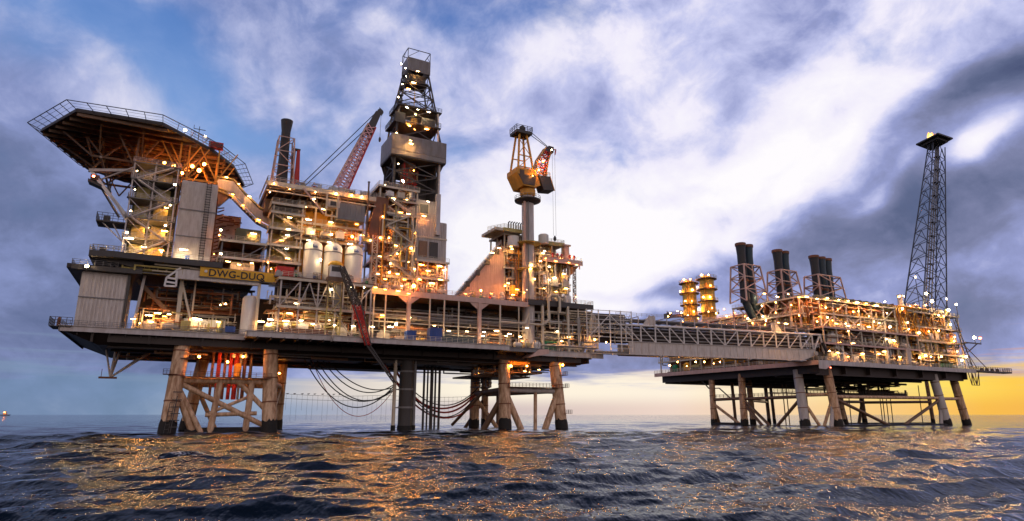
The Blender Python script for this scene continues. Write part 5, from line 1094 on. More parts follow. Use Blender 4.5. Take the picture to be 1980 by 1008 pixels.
# front row (w~6) and left row (s~5), interior
front=[(1543,1553,-99,0)]
pts={'n':((2.0,6,21),(1.2,4,-2),2.0)}
def lface(px,s,z=20):
    d=ray(px,730); ox,oy,a=FR['B']; u=(math.cos(a),math.sin(a)); t=(s+ox*u[0]+oy*u[1])/(d[0]*u[0]+d[1]*u[1]); X,Y=t*d[0]-ox,t*d[1]-oy
    return -X*math.sin(a)+Y*math.cos(a)
for nm,px,s,r,m_ in (('a',1543,4,2.0,'light steel'),('b',1434,4,1.7,'leg paint'),('c',1376,4,1.5,'leg paint')):
    w=lface(px,s); w=min(w,86); BL[nm]=((s,w,21),(s-.6,w-(1.5 if nm=='a' else 0),-2),r)
for nm,px,w,r,m_ in (('d',1600,5,1.9,'leg paint'),('g',1804,5,2.0,'light steel'),('h',1842,8,1.9,'light steel')):
    s,_=M(px,730,w,'B'); BL[nm]=((s,w,21),(s+(3 if nm!='d' else 1.5),w-1.5,-2),r)
for nm,px,w,r in (('e',1620,40,1.3),('f',1660,46,1.3),('i',1478,70,1.0),('j',1488,72,.9),('k',1790,30,1.0),('l',1414,60,.8),('m',1447,58,1.5)):
    s,_=M(px,730,w,'B'); BL[nm]=((s,w,21),(s+.6,w,-2),r)
for k,(p,q,r) in BL.items(): leg(PB,p,q,r*.85,'leg paint' if k in 'bcdmeh' else 'light steel' if k in 'ag' else 'brown steel',2.2)
def onb(k,z): return onleg(BL,k,z)
for a,c,z in (('c','b',10.6),('b','a',10.6),('a','d',11.4),('d','g',10.8),('g','h',10.8),('e','f',10),('f','k',10),('i','m',10.3)):
    brace(PB,onb(a,z),onb(c,z+.3),.65,'brown steel' if z<10.7 else 'leg paint')
for a,c,m_ in (('b','a','brown steel'),('a','d','leg paint'),('d','g','brown steel')):
    A0=onb(a,10.5);C0=onb(c,10.5);A1_=onb(a,-1.5);C1_=onb(c,-1.5); md=(A1_+C1_)/2
    brace(PB,A0,md,.6,m_); brace(PB,C0,md,.6,m_)
for k,dx in (('a',4),('d',-3.5),('g',4.5),('g',-3.5),('h',3),('e',4),('f',-4),('c',4.5),('d',4)):
    p=onb(k,10); q=onb(k,-1.5); brace(PB,p,(q.x+dx,q.y+1,-1.5),.75,'light steel' if k in 'adgh' else 'brown steel')
brace(PB,onb('c',9),(onb('c',0).x+3,onb('c',0).y-14,-1),.6)
brace(PB,onb('b',9),(onb('b',0).x,onb('b',0).y-10,-1),.6,'brown steel')
PB.part('marine_growth',MB().tube(onb('c',-.6),onb('b',-.6),1.7,None,10).tube(onb('b',-.8),onb('a',-.8),1.1,None,10).tube(onb('a',-.8),onb('d',-.8),1.2,None,10).tube(onb('d',-.7),onb('g',-.7),1.4,None,10).tube(onb('e',-.6),onb('k',-.6),1.3,None,10),'marine growth')
PB.part('lower_walkway',MB().box(6,96,26,29,12.6,13.0).box(8,92,40,43,15.4,16.0),'dark steel'); PB.part('handrail',MB().rail([(6,26,13),(96,26,13)],1.3,.13,2.2),'dark steel')
PB.part('handrail',MB().rail([onb('c',11.4),onb('b',11.4),onb('a',11.4)],1.3,.13,2.0),'brown steel')
pipes(PB,40,96,24,44,13,19,26,['dark steel','under steel','brown steel'],203,.2,.5)
for px in (1700,1705,1712,1720,1777,1640): s,_=M(px,770,30,'B'); PB.part('caisson',MB().tube((s,30,-2),(s+.8,30,18),.22,None,6),'dark steel')
for px in (1515,1522,1560): s,_=M(px,770,50,'B'); PB.part('caisson',MB().tube((s,50,-2),(s,50,18),.25,None,6),'brown steel')
PB.part('handrail',MB().rail([(-.3,90,23.7),(-.3,-.3,23.7),(104.3,-.3,23.7),(104.3,40,23.7)],1.3,.11,2.0),'cream paint')
cw_=BL['c'][0][1]; PB.part('end_stair',MB().bar((4,min(89,cw_+9),22),(4,cw_+2,15.5),.4).bar((4,cw_+2,15.5),(4,cw_-4,15.5),.4).bar((4,cw_-4,15.5),(4,cw_-12,9.5),.4),'dark steel')
# jib platform at right end
t=T('flare_boom_walkway','long narrow railed catwalk sticking out from the right end of the second platform','walkway',(112,3,23),'B')
t.part('floor',MB().box(104.5,139,1.5,5,22.9,23.6),'dark steel'); t.part('handrail',MB().rail([(104.5,1.5,23.6),(139,1.5,23.6),(139,5,23.6)],1.6,.14,2),'brown steel')
t.part('stay',MB().bar((106,3,34),(122,3,24),.25).bar((106,3,32),(113,3,24),.2),'brown steel'); t.part('hung_truss',MB().lattice((104.5,3,22.4),(113,3,22.4),(106,3,17),(112,3,17),3,.25,'z').bar((104.5,3,22.4),(106,3,17),.25).bar((106,3,17),(112,3,17),.25).bar((112,3,17),(113,3,22.8),.25),'brown steel')
b=MB()
for k in range(4): b.lathe((116+k*4.5,3,23.6),[(.3,0),(.8,.2),(.7,1),(.3,1.3)],8)
t.part('coiled_gear',b,'dark steel')
# --- modules on the near front face
LM_=T('separator_module','open front module of the second platform, packed with pipes between dark bays','module',(45,2,23.5),'B')
module(LM_,6,66,1,14,[23.5,30.5,36.5],8,2,'cream paint','brown steel',.5,diag=((1,0,1),(4,1,0),(6,0,2),(2,1,2)),backw=8,rail=True,edge='pink steel')
pipes(LM_,7,65,1,6,24,36,80,['cream paint','galvanised','copper pipe','yellow panel','brown steel','white paint'],210,.15,.45)
UM=T('cooler_module','long upper truss module topped by a row of dome-shaded lamps, under the exhaust stacks','module',(30,4,37),'B')
module(UM,8,72,3,20,[36.6,42.2,47.6],8,2,'white paint','brown steel',.5,diag=((0,0,0),(1,0,1),(2,0,2),(4,0,0),(6,0,1),(3,1,1),(5,1,0),(1,1,0),(7,1,1)),backw=9,backm='orange paint and glow',railm='yellow panel')  # orange of the back wall: glow inside the truss, held in its colour
pipes(UM,8,70,3,8,37,47,70,['cream paint','orange paint and glow','copper pipe','yellow panel','rust','galvanised'],211,.15,.5)
b=MB()
for k in range(14): b.lathe((11+k*4.4,6,48),[(1.4,0),(1.5,.3),(1.5,1.2),(.9,1.8)],12)
UM.part('fan_housings',b,'olive paint',sm=True)
LF=T('power_module','left face process module of the second platform, behind the bridge','module',(5,45,23.5),'B')
LF.part('wall',MB().box(6,6.4,14,86,23.5,44),'orange paint and glow'); zs_=[23.5,29,34,39.5,45]  # wall coloured orange to stand in for lamp glow
for z in zs_[1:]:
    LF.part('deck_floor',MB().box(1,20,12,88,z-.25,z),'brown steel'); LF.part('edge_beam',MB().box(.7,1,12,88,z-.6,z+.1),'cream paint'); LF.part('handrail',MB().rail([(.9,88,z),(.9,12,z)],1.3,.11,2.2),'cream paint')
for k in range(12): LF.part('column',MB().bar((1.2,13+k*6.7,23.5),(1.2,13+k*6.7,45),.45),'cream paint')
for k in range(0,11,2): LF.part('brace',MB().bar((1.2,13+k*6.7,34),(1.2,19.7+k*6.7,39),.3).bar((1.2,19.7+k*6.7,39.5),(1.2,13+k*6.7,44.6),.3),'pink steel')
rg=random.Random(5)
for k in range(90):
    b=MB().path(walk(rg,1.2,5,14,86,24,46,rg.randint(2,4)),rg.choice((.15,.25,.4)),6); LF.part('pipe',b,rg.choice(['cream paint','orange paint and glow','copper pipe','yellow panel','rust','galvanised']),sm=True)
t=T('green_separator','small green round vessel at the far left corner of the second platform','vessel',(1.5,76,23.5),'B'); t.part('shell',MB().lathe((1.6,77,23.6),[(1.3,0),(1.6,.4),(1.6,2.6),(1.0,3.4)],16),'green paint',sm=True); t.part('pipe',MB().path([(1.6,77,27),(1.6,77,28.4),(1.6,74,28.4)],.15),'galvanised')
t=T('yellow_separator','small yellow round vessel right of the green one on the second platform','vessel',(1.5,69,23.5),'B'); t.part('shell',MB().lathe((1.6,69,23.6),[(1.5,0),(1.9,.4),(1.9,3.2),(1.0,4)],16),'sign amber',sm=True); t.part('pipe',MB().path([(1.6,69,27.6),(1.6,69,28.6),(1.6,66,28.6)],.15),'galvanised')
# twin reactor columns
for i,(px,lb) in enumerate(((1344,'left one of the two yellow-lit columns ringed with railed galleries'),(1380,'right one of the two yellow-lit columns ringed with railed galleries'))):
    w=lface(px,8); w=float(w)
    t=T('regeneration_column',lb,'column',(8,w,45),'B')
    t.part('shell',MB().lathe((8,w,44),[(3.0,0),(3.3,.3),(3.3,21.4),(2.5,22.8),(.6,23.4)],20),'yellow paint and glow',sm=True)  # shell yellow is golden lamplight put into the colour
    for z in (49.5,55,60.6,65.6):
        o=t.part('gallery',MB().lathe((8,w,z),[(3.35,0),(4.7,0),(4.7,.3),(3.35,.3)],16),'brown steel'); b=MB()
        for k in range(12):
            a=2*math.pi*k/12;a2=2*math.pi*(k+1)/12; p=(8+4.6*math.cos(a),w+4.6*math.sin(a),z+.3); q=(8+4.6*math.cos(a2),w+4.6*math.sin(a2),z+.3); b.bar(p,(p[0],p[1],z+1.6),.13)
            for h in (.7,1.3): b.bar((p[0],p[1],z+.3+h),(q[0],q[1],z+.3+h),.1)
        t.part('handrail',b,'yellow panel',o)
    t.part('ladder',MB().bar((5,w-1.5,45),(5,w-1.5,67),.3).bar((5,w-2.6,45),(5,w-2.6,67),.3),'orange paint and glow')
    for k in range(4): b=MB(); lamp('globe','warm',(3.4,w+(-1.8 if k%2 else 1.4),51.5+k*5.2),'warm lamp on the galleries of the '+('left' if i==0 else 'right')+' yellow-lit column','B',None,1.3)
    for k in range(4): lamp('globe','warm',(5.6,w-4.6+.8*(k%2),51.4+k*5.2),'warm side lamp on the galleries of the '+('left' if i==0 else 'right')+' yellow-lit column','B',None,1.1)
# crane-like boom pointing left
w0=lface(1300,6); w1=lface(1326,6); t=T('loading_arm','stubby brown lattice arm pointing left from the twin lit columns','arm',(6,w1,50),'B')
t.part('arm',MB().bar((6,w1-2,50.6),(6,w0,51.4),1.5),'rust'); t.part('head',MB().box(5,7,w0-1.5,w0+2.4,50.6,53),'dark steel'); t.part('mast',MB().bar((6,w0,52),(6,w0+1,54.2),.3),'dark steel')
b=MB().rail([(5,w1-2,51.4),(5,w0,52.2)],1.3,.12,1.2); t.part('handrail',b,'brown steel')
# exhaust stacks
def stackgrp(pxs,pyt,pyb,w,label,idx,n_):
    s_,zt=M(pxs[0],pyt,w,'B'); zb=48
    t=T('exhaust_stack_group',label,'exhaust stacks',(s_,w,zb),'B',None)
    ss=[M(p,pyt+8,w,'B')[0] for p in pxs]; Lh=zt-zb
    for k,s in enumerate(ss):
        wk=w+.6*k
        t.part('pipe',MB().lathe((s,wk,zb),[(1.9,0),(1.75,Lh*.3),(1.7,Lh*.8),(1.95,Lh*.93),(2.1,Lh),(1.8,Lh),(1.5,Lh*.9)],18),'stack black' if k==0 else 'stack blue',sm=True,label='dark flared exhaust pipe' )
        t.part('flange_ring',MB().lathe((s,wk,zb),[(1.78,Lh*.35),(2.0,Lh*.36),(2.0,Lh*.38),(1.76,Lh*.39)],18).lathe((s,wk,zb),[(1.98,Lh*.95),(2.2,Lh*.955),(2.22,Lh*.995),(2.1,Lh*.999)],18),'rust')
        t.part('elbow',MB().path([(s,wk,zb+.5),(s+1.5+k,wk,zb-2.5),(s+3+k*1.5,wk,zb-5)],1.5,12),'stack blue',sm=True)
    c=(ss[0]+ss[-1])/2; hw=(ss[-1]-ss[0])/2
    c0=[(c-hw-3.2,w-3.5),(c+hw+4.6,w-3.5),(c+hw+4.6,w+5),(c-hw-3.2,w+5)]; c1=[(c-hw-1.8,w-2.4),(c+hw+2.6,w-2.4),(c+hw+2.6,w+4.4),(c-hw-1.8,w+4.4)]
    zf=zb+Lh*.62
    for a,b_ in zip(c0,c1): t.part('frame_leg',MB().bar((*a,zb),(*b_,zf),.5),'pink steel')
    for i in range(4): t.part('frame_lacing',MB().lattice((*c0[i],zb),(*c1[i],zf),(*c0[(i+1)%4],zb),(*c1[(i+1)%4],zf),3,.36,'z').bar((*c1[i],zf),(*c1[(i+1)%4],zf),.45),'pink steel')
    m_=[((c0[0][0]+c0[1][0])/2,w-3.5,zb),((c1[0][0]+c1[1][0])/2,w-2.4,zf)]; t.part('frame_leg',MB().bar(m_[0],m_[1],.38),'pink steel')
stackgrp([1432,1448],471,0,24,'pair of dark exhaust stacks in a pink frame, nearest the twin lit columns',0,2)
stackgrp([1503,1518],484,0,22,'middle pair of dark exhaust stacks in a pink frame',1,2)
stackgrp([1574,1589,1603],495,0,20,'group of three dark exhaust stacks in a pink frame',2,3)
t=T('stack_base_module','dark piping deck carrying the exhaust stacks above the left face','module',(2,30,45),'B')
module(t,-2,12,4,36,[36,41.5,47.8],2,3,'pink steel','brown steel',.5,diag=((0,1,2),(1,0,1)),backw=20,backm='rust')
pipes(t,-2,12,3,12,37,47,36,['orange paint and glow','copper pipe','rust','yellow panel','cream paint'],230,.15,.45)
for w in range(6,34,7): t.part('brace',MB().bar((-2,w,41.8),(-2,w+6,47),.35).bar((-2,w+6,41.8),(-2,w,47),.35),'pink steel')
# right end process tower
RM=T('compressor_module','crowded right-end module of the second platform, hung with round lamps','module',(85,4,23.5),'B')
module(RM,68,101,2,16,[23.5,29.5,35,40.8,47.0],5,2,'cream paint','olive paint',.42,diag=((0,0,2),(1,1,0),(2,2,2),(3,3,1),(0,2,1),(4,1,0),(2,3,2),(1,3,2)),backw=8,backm='olive paint',railm='yellow panel')
pipes(RM,67,101,1,7,24,47,100,['cream paint','galvanised','yellow panel','copper pipe','olive paint','orange paint and glow'],220,.12,.4)
OM=T('flare_base_module','rust-orange braced frame at the foot of the flare tower','module',(75,4,40),'B')
OM.part('deck_floor',MB().box(55,80,4,20,46.8,47.3),'orange paint and glow'); OM.part('deck_floor',MB().box(60,88,2,18,42.0,42.4),'rust')
for a in (56,62,68,74,80): OM.part('column',MB().bar((a,1.5,36.6),(a,1.5,47.5),.4),'rust')
OM.part('bracing',MB().lattice((56,1.4,37),(80,1.4,37),(56,1.4,46.6),(80,1.4,46.6),4,.3,'x'),'orange paint and glow'); OM.part('handrail',MB().rail([(55,3.8,47.3),(80,3.8,47.3)],1.4,.13,1.8),'orange paint and glow')
OM.part('vent_mast',MB().lathe((70,8,47.3),[(1.6,0),(1.3,1),(1.0,7),(1.2,8)],12),'vessel cream',sm=True)
pipes(OM,55,80,2,8,37,50,50,['orange paint and glow','rust','copper pipe','cream paint'],221,.15,.45)
t=T('end_lattice','thin leaning lattice mast at the far right end of the second platform','lattice mast',(104,1,23.5),'B')
t.part('chord',MB().bar((105.5,.8,22),(97,.8,46),.3),'dark steel'); t.part('chord',MB().bar((102,.8,24),(95,.8,46),.22),'dark steel'); t.part('lacing',MB().lattice((105.5,.8,22),(97,.8,46),(102,.8,24),(95,.8,46),7,.16,'z'),'dark steel')
simple('container','green tarpaulined skid on the deck near the right end of the second platform','container',M(1830,695,1,'B')[0],1.5,23.6,7,2,1.8,'green paint',fr='B')
simple('container','tall pale blue cabin on the second platform deck, between the dark bays','cabin',M(1752,680,1,'B')[0],1.0,23.6,2.6,2,7,'clad',fr='B')
t=skid((M(1716,680,1,'B')[0],1.5,23.6),5,3,7,9,'pale vertical vessel left of the pale blue cabin on the second platform','B','column')
# flare tower
FT=T('flare_tower','tall grey lattice flare tower leaning right, with a square top platform and a flame','flare tower',(75,12,47),'B')
wf=10
zb=46; NB=13
c0=[M(1737,572,16,'B')[:1]+(16,),M(1778,572,3,'B')[:1]+(3,),M(1822,572,14,'B')[:1]+(14,),M(1797,572,27,'B')[:1]+(27,)]
zt_=M(1807,277,10,'B')[1]
c1=[M(1796,278,11,'B')[:1]+(11,),M(1806,278,8,'B')[:1]+(8,),M(1826,278,10.5,'B')[:1]+(10.5,),M(1813,278,14,'B')[:1]+(14,)]
gc=(c1[0][0]+c1[2][0])/2; wf=10.5
for a,b_ in zip(c0,c1): FT.part('corner_leg',MB().tube((*a,zb),(*b_,zt_),.33,.26,8),'wire',sm=True)
for i in range(4): FT.part('lattice_face',MB().lattice((*c0[i],zb),(*c1[i],zt_),(*c0[(i+1)%4],zb),(*c1[(i+1)%4],zt_),NB,.24,'k'),'wire')
cc0=Vector((sum(c[0] for c in c0)/4,sum(c[1] for c in c0)/4,zb)); cc1=Vector((gc,wf,zt_))
for d in (-1.1,0,1.1): FT.part('flare_riser',MB().tube(cc0+Vector((d*2.4,0,0)),cc1+Vector((d,0,0)),.3,None,8),'grey steel',sm=True)
b=MB()
for k in range(1,NB):
    c=cc0.lerp(cc1,k/NB); b.box(c.x-2.4+k*.08,c.x+2.2-k*.06,c.y-1,c.y+1,c.z-.15,c.z+.15)
FT.part('rest_platforms',b,'dark steel')
pq=[atz(1771,281,zt_,'B'),atz(1800,292,zt_,'B'),atz(1843,269,zt_,'B'),atz(1814,259,zt_,'B')]
pc=(sum(q[0] for q in pq)/4,sum(q[1] for q in pq)/4); FT.part('top_platform',MB().poly(pq,zt_,zt_+.7),'dark steel')
FT.part('top_girders',MB().poly([(pc[0]+(q[0]-pc[0])*.72,pc[1]+(q[1]-pc[1])*.72) for q in pq],zt_-1.2,zt_-.003),'dark steel')
gc,wf=pc
FT.part('burner_tip',MB().tube((gc-1.2,wf,zt_+.7),(gc-1.2,wf,zt_+3.2),.7,1.0,12),'rust')
mf=bpy.data.materials.new('flame'); mf.use_nodes=True; MT['flame']=mf; nt_=mf.node_tree; pb=nt_.nodes['Principled BSDF']
pb.inputs['Base Color'].default_value=(.8,.3,.05,1); pb.inputs['Emission Strength'].default_value=3.5
nz=nt_.nodes.new('ShaderNodeTexNoise'); nz.inputs['Scale'].default_value=.35; rp=nt_.nodes.new('ShaderNodeValToRGB'); rp.color_ramp.elements[0].color=(1,.22,.02,1); rp.color_ramp.elements[1].color=(1,.70,.18,1); rp.color_ramp.elements[0].position=.4; rp.color_ramp.elements[1].position=.6
g_=nt_.nodes.new('ShaderNodeNewGeometry'); nt_.links.new(g_.outputs['Position'],nz.inputs['Vector']); nt_.links.new(nz.outputs['Fac'],rp.inputs['Fac']); nt_.links.new(rp.outputs['Color'],pb.inputs['Emission Color'])
b=MB(); rg=random.Random(2)
for k in range(9):
    a=rg.uniform(-3.8,2.4); h=rg.uniform(1.8,4.4); b.lathe((gc+a,wf+rg.uniform(-1.5,1),zt_+1.0),[(.5,0),(1.0,h*.3),(.7,h*.7),(.1,h)],9)
FT.part('flame',b,'flame',sm=True)
# tall flare-like lamps on the right tip
# ================================================================ small equipment rows
skidrow(15,34,2.0,23.6,5,3.2,2.4,3.4,1,'on the lowest deck beside the ribbed block')
skidrow(41,57,-3.2,24,4,3.2,2.2,3.4,2,'on the lowest deck below the stair frame')
skidrow(59,68,-1.5,23.7,2,3.6,2.4,3.6,3,'on the lowest deck below the small orange cab')
skidrow(71,108,3.2,23.6,7,4.2,2.6,4,4,'on the lowest deck behind the tall posts')
skidrow(109,122,-2.6,23.6,4,2.6,2,3.4,5,'on the lowest deck left of the crane pedestal')
skidrow(130,146,3.0,23.8,4,3.4,2.2,4.5,6,'on the lowest deck near the bridge landing')
skidrow(42,70,-1.6,38.7,6,2.2,1.6,2.4,7,'at the feet of the white silos',kinds=['pump','cabinet'])
skidrow(50,70,2.4,51.6,5,3.2,1.8,3.2,8,'on the deck just above the silos')
skidrow(71,92,1.0,38.4,6,3.0,1.8,3.4,9,'at the foot of the braced stair frame')
skidrow(84,91.5,3,43.5,3,2.6,2,3.6,10,'on the second deck below the louvred house')
skidrow(99,116,2.6,38.5,5,2.2,2,2.8,11,'in front of the tan sloping wall')
skidrow(125,136,1.4,39.5,4,2.8,2,3.8,12,'on deck one right of the pedestal')
skidrow(124.5,136,2.4,44.8,3,2.8,2,3.6,13,'on deck two right of the pedestal')
skidrow(46,69,3.4,65.3,5,3.0,2.4,2.2,14,'on the dark roof deck',kinds=['pump','cabinet'])
skidrow(72,82,2.6,66.3,3,2.4,2,2.8,15,'on the top deck at the derrick foot')
skidrow(10,62,2.6,30.6,9,4.6,2.6,4.4,20,'on the second deck of the far platform front','B')
skidrow(8,66,2.4,23.6,9,4.6,2.6,4.6,21,'on the lowest deck of the far platform front','B')
skidrow(12,68,4.6,36.8,9,4.6,2.8,4.4,22,'on the third deck of the far platform front','B')
skidrow(70,96,2.8,29.7,5,4,2.4,4,23,'on the right-end module, second deck','B')
skidrow(70,96,2.8,35.2,5,4,2.4,4,24,'on the right-end module, third deck','B')
skidrow(70,98,3,47.1,5,4,2.4,3.4,25,'on the roof of the right-end module','B')
# far ship on the horizon
s=(38-990)/F*2400
t=T('distant_vessel','tiny brightly lit vessel on the horizon at the far left','ship',(s,2400,0),'W')
t.part('hull',MB().polyw([(s-14,.5),(s-17,4),(s+17,4),(s+13,.5)],2396,2406),'dark steel'); t.part('deckhouse',MB().box(s-6,s+5,2397,2404,4,11).box(s-2,s+2,2398,2403,11,16),'pink steel')
lamp('globe','sodium',(s,2394,13),'orange light on the distant vessel','W',None,3.2)
# ================================================================ LAMPS
POLES=[]
def LA(kind,c,pxs,w,label,fr='A',sc=1.):
    for px,py in pxs:
        s,z=M(px,py,w,fr); lamp(kind,c,(s,w,z),label,fr,None,sc)
        if kind=='globe' and sc>=1.25 and fr=='B' and z>46: POLES.append((s,w,z))
LA('flood','white',[(265,331),(261,367),(253,408),(245,450)],.8,'white floodlight on the left edge of the stair tower')
LA('tube','warm',[(285,352),(318,358),(290,392),(322,402),(283,440),(318,447),(280,478),(312,484)],5.4,'strip light lighting the yellow panels of the stair tower')
LA('flood','white',[(338,357),(329,397),(320,436),(312,488)],1.6,'small floodlight on the right column of the stair tower')
LA('tube','white',[(355,483),(249,461)],.6,'bright strip light above the dark quarters deck',sc=1.4)
LA('flood','white',[(168,515)],-.5,'round white lamp on the roof walkway over the ribbed block',sc=1.5)
LA('flood','red',[(181,341)],7.6,'reddish lamp below the left rim of the helideck')
LA('globe','sodium',[(318,315),(336,322),(372,322),(395,318),(352,335),(385,330)],9,'orange lamp in the truss under the helideck',sc=1.45)
LA('flood','white',[(358,252),(397,264)],14,'bright floodlight on the right rim of the helideck',sc=1.3)
LA('globe','sodium',[(424,455)],0.6,'orange lamp beside the white lift tower',sc=.6); LA('globe','sodium',[(414,492)],3.2,'orange lamp low on the side of the white lift tower',sc=.5)
LA('flood','white',[(427,491),(427,445)],-.4,'small white lamp between the lift tower and the green container')
LA('tube','warm',[(490,452)],.9,'strip light on the olive green container'); LA('tube','warm',[(441,506),(487,509),(462,512)],.2,'strip light under the utility frame')
LA('globe','warm',[(518,508),(524,520)],-.4,'cluster lamp behind the amber sign',sc=.8)
LA('tube','warm',[(438,343),(462,356),(482,380)],11.2,'strip light along the upper edge of the covered stairway',sc=.7); LA('tube','warm',[(524,407),(540,411)],11.2,'strip light at the lower end of the covered stairway',sc=.7); LA('tube','sodium',[(450,376),(470,397),(500,425),(530,442)],11.2,'strip light under the covered stairway',sc=.6)
LA('tube','white',[(558,443),(554,481),(556,455)],.6,'strip light in the tall white stair frame')
LA('tube','warm',[(560,421),(556,500),(545,465)],1.0,'warm strip light in the tall white stair frame')
LA('tube','white',[(597,465),(637,469),(677,472)],-1.6,'strip light above one of the silos',sc=.9)
LA('globe','warm',[(604,449),(641,454),(681,458)],1.0,'round lamp on the deck edge above the silos',sc=.9)
LA('tube','sodium',[(590,440),(625,446),(665,450),(700,455)],6.5,'orange strip light deep on the deck above the silos')
LA('globe','white',[(620,503)],-2.2,'round white lamp between the left and middle silos')
LA('tube','warm',[(585,541),(605,544),(637,547),(668,551),(690,548),(625,545)],-3.2,'warm lamp at the feet of the silos')
LA('tube','white',[(607,385),(597,425)],.6,'strip light under the dark roof deck')
LA('tube','warm',[(590,400),(625,405),(660,408),(700,412),(640,430),(690,434)],4.,'warm strip light below the dark roof deck')
LA('globe','warm',[(530,355),(610,372),(680,378),(522,372),(560,366),(650,375),(700,381)],1.0,'small lamp along the handrail of the dark roof deck',sc=.7)
LA('globe','sodium',[(522,358),(540,357)],10,'orange lamp at the base of the black exhaust stack',sc=.8)
LA('tube','white',[(572,587),(523,618),(520,627),(553,621),(582,620),(605,627)],-4.3,'strip light in the braced bay below the silos')
LA('tube','warm',[(505,622),(540,600),(560,606),(590,604),(615,600)],-1.0,'warm strip light deep in the braced bay below the silos')
LA('tube','white',[(647,629),(683,631),(721,632)],-4.6,'strip light over the lowest deck beside the lowered boom')
LA('globe','white',[(636,620),(680,556),(704,556),(641,560)],-4.6,'small round lamp on the braced bay below the orange-capped cab',sc=.7)
LA('globe','white',[(766,627)],-3.5,'bright white lamp behind the rail left of the blue tanks',sc=1.0)
LA('tube','white',[(755,632),(868,640),(903,641),(936,642),(934,650)],-3.8,'strip light over the lowest deck behind the tall posts')
LA('tube','warm',[(740,610),(790,614),(800,636),(840,630),(960,640),(985,646),(818,640)],.8,'warm strip light deep on the lowest deck behind the tall posts')
LA('tube','warm',[(258,617),(288,610),(292,622),(305,606),(318,612)],1.0,'strip light over the lowest deck beside the ribbed block')
LA('tube','white',[(327,608),(384,618),(378,616),(422,623)],1.0,'strip light beside the cream cabin on the lowest deck')
LA('globe','warm',[(436,588),(426,590),(270,625),(300,629)],4,'small round lamp in the dark bay under the white deck beam',sc=.6)
LA('globe','sodium',[(800,553)],-1.8,'large orange lamp above the middle of the upper deck beam',sc=1.7)
LA('tube','sodium',[(745,560),(770,563),(790,568),(726,556)],-2.4,'orange lamp along the left part of the upper deck beam',sc=.7)
LA('globe','warm',[(740,419),(752,460),(768,491),(755,493),(735,460),(716,465),(795,480),(753,527),(755,510),(790,507),(810,540),(772,553)],1.6,'small round lamp on the braced stair frame below the derrick',sc=.75)
LA('tube','warm',[(775,411),(790,414),(785,386),(760,384),(820,418),(735,496),(760,443),(800,446),(765,475),(730,530),(770,530),(800,520)],2.4,'strip light in the braced stair frame below the derrick')
LA('tube','sodium',[(750,500),(770,510),(735,515),(780,540),(815,512),(745,540)],3.6,'orange strip light deep behind the braced stair frame')
LA('globe','white',[(762,387),(782,376),(780,352),(745,358)],2.4,'white lamp at the foot of the derrick',sc=.8)
LA('tube','white',[(828,390),(775,553)],2.2,'strip light on the small ribbed winch house',sc=1.1)
LA('tube','warm',[(812,541),(852,541),(850,515),(828,524),(858,523),(835,548)],1.2,'strip light in the three-level module under the louvred house')
LA('globe','warm',[(846,401),(862,522)],2.6,'round lamp on the right edge of the louvred house',sc=.6)
LA('flood','white',[(776,124),(784,132),(785,148),(778,163),(770,188)],13.1,'small floodlight up the left leg of the derrick',sc=.9)
LA('tube','warm',[(808,138),(800,160),(790,172)],14.5,'strip light inside the derrick head')
LA('tube','white',[(787,208),(808,212),(829,217)],11.7,'strip light on the upper gallery of the derrick'); LA('tube','warm',[(805,222),(790,243),(818,241),(800,250),(825,250)],14.5,'warm strip light on the racking board of the derrick')
LA('tube','warm',[(767,257),(795,278),(794,272)],9.4,'warm lamp on the big grey wind wall of the derrick',sc=.8); LA('flood','white',[(770,317),(779,350)],11.4,'floodlight in the lower derrick',sc=1.2); LA('globe','sodium',[(795,310),(800,330),(805,298)],15.5,'orange lamp inside the lower derrick',sc=.5)
LA('globe','sodium',[(977,553)],3.0,'big orange lamp by the orange drum on the upper deck',sc=1.3); LA('globe','sodium',[(930,562)],2.2,'orange lamp in front of the tan sloping wall',sc=.9)
LA('tube','sodium',[(900,568),(950,568),(992,570),(1015,566)],1.0,'orange strip light along the deck by the tan sloping wall',sc=.7)
LA('tube','warm',[(988,477),(990,482),(965,480),(952,489),(983,548),(1000,560)],3.2,'warm strip light on the module left of the crane pedestal'); 
LA('tube','white',[(1053,486),(1029,443),(1062,541),(1071,538),(1062,516),(1073,537),(1020,561)],1.2,'white strip light on the module right of the crane pedestal')
LA('tube','warm',[(1050,490),(1045,505),(1052,558),(1075,564),(1095,558),(1085,500),(1060,552),(1090,530)],2.0,'warm strip light on the module right of the crane pedestal')
LA('globe','warm',[(1028,513),(1034,540),(1026,520)],-.2,'warm round lamp on the landings of the crane pedestal',sc=.8); LA('tube','sodium',[(1055,500),(1075,505),(1100,508),(1115,512)],-.2,'orange strip light under the orange-edged deck',sc=.5)
LA('globe','warm',[(1118,501),(1114,574),(1130,594),(1105,497)],1,'round lamp at the right end of the crane module',sc=.7)
LA('globe','sodium',[(1030,340),(1042,329),(1050,312)],-1.6,'orange lamp on the short lattice boom of the yellow crane',sc=.8); LA('flood','white',[(1067,290)],-.5,'white lamp at the tip of the short boom of the yellow crane')
LA('tube','white',[(1019,634),(1078,641),(1006,651),(980,650)],-1.4,'strip light on the lowest deck around the crane pedestal'); LA('tube','warm',[(1009,660),(1100,652),(1086,660),(1140,650),(1150,656)],-.4,'warm strip light on the lowest deck near the bridge landing',sc=.8)
LA('globe','sodium',[(1019,708),(988,708)],.6,'orange lamp under the hull beside the right jacket leg',sc=1.5); LA('globe','sodium',[(1088,706)],1.2,'orange lamp under the hull beside the rightmost jacket leg',sc=1.3)
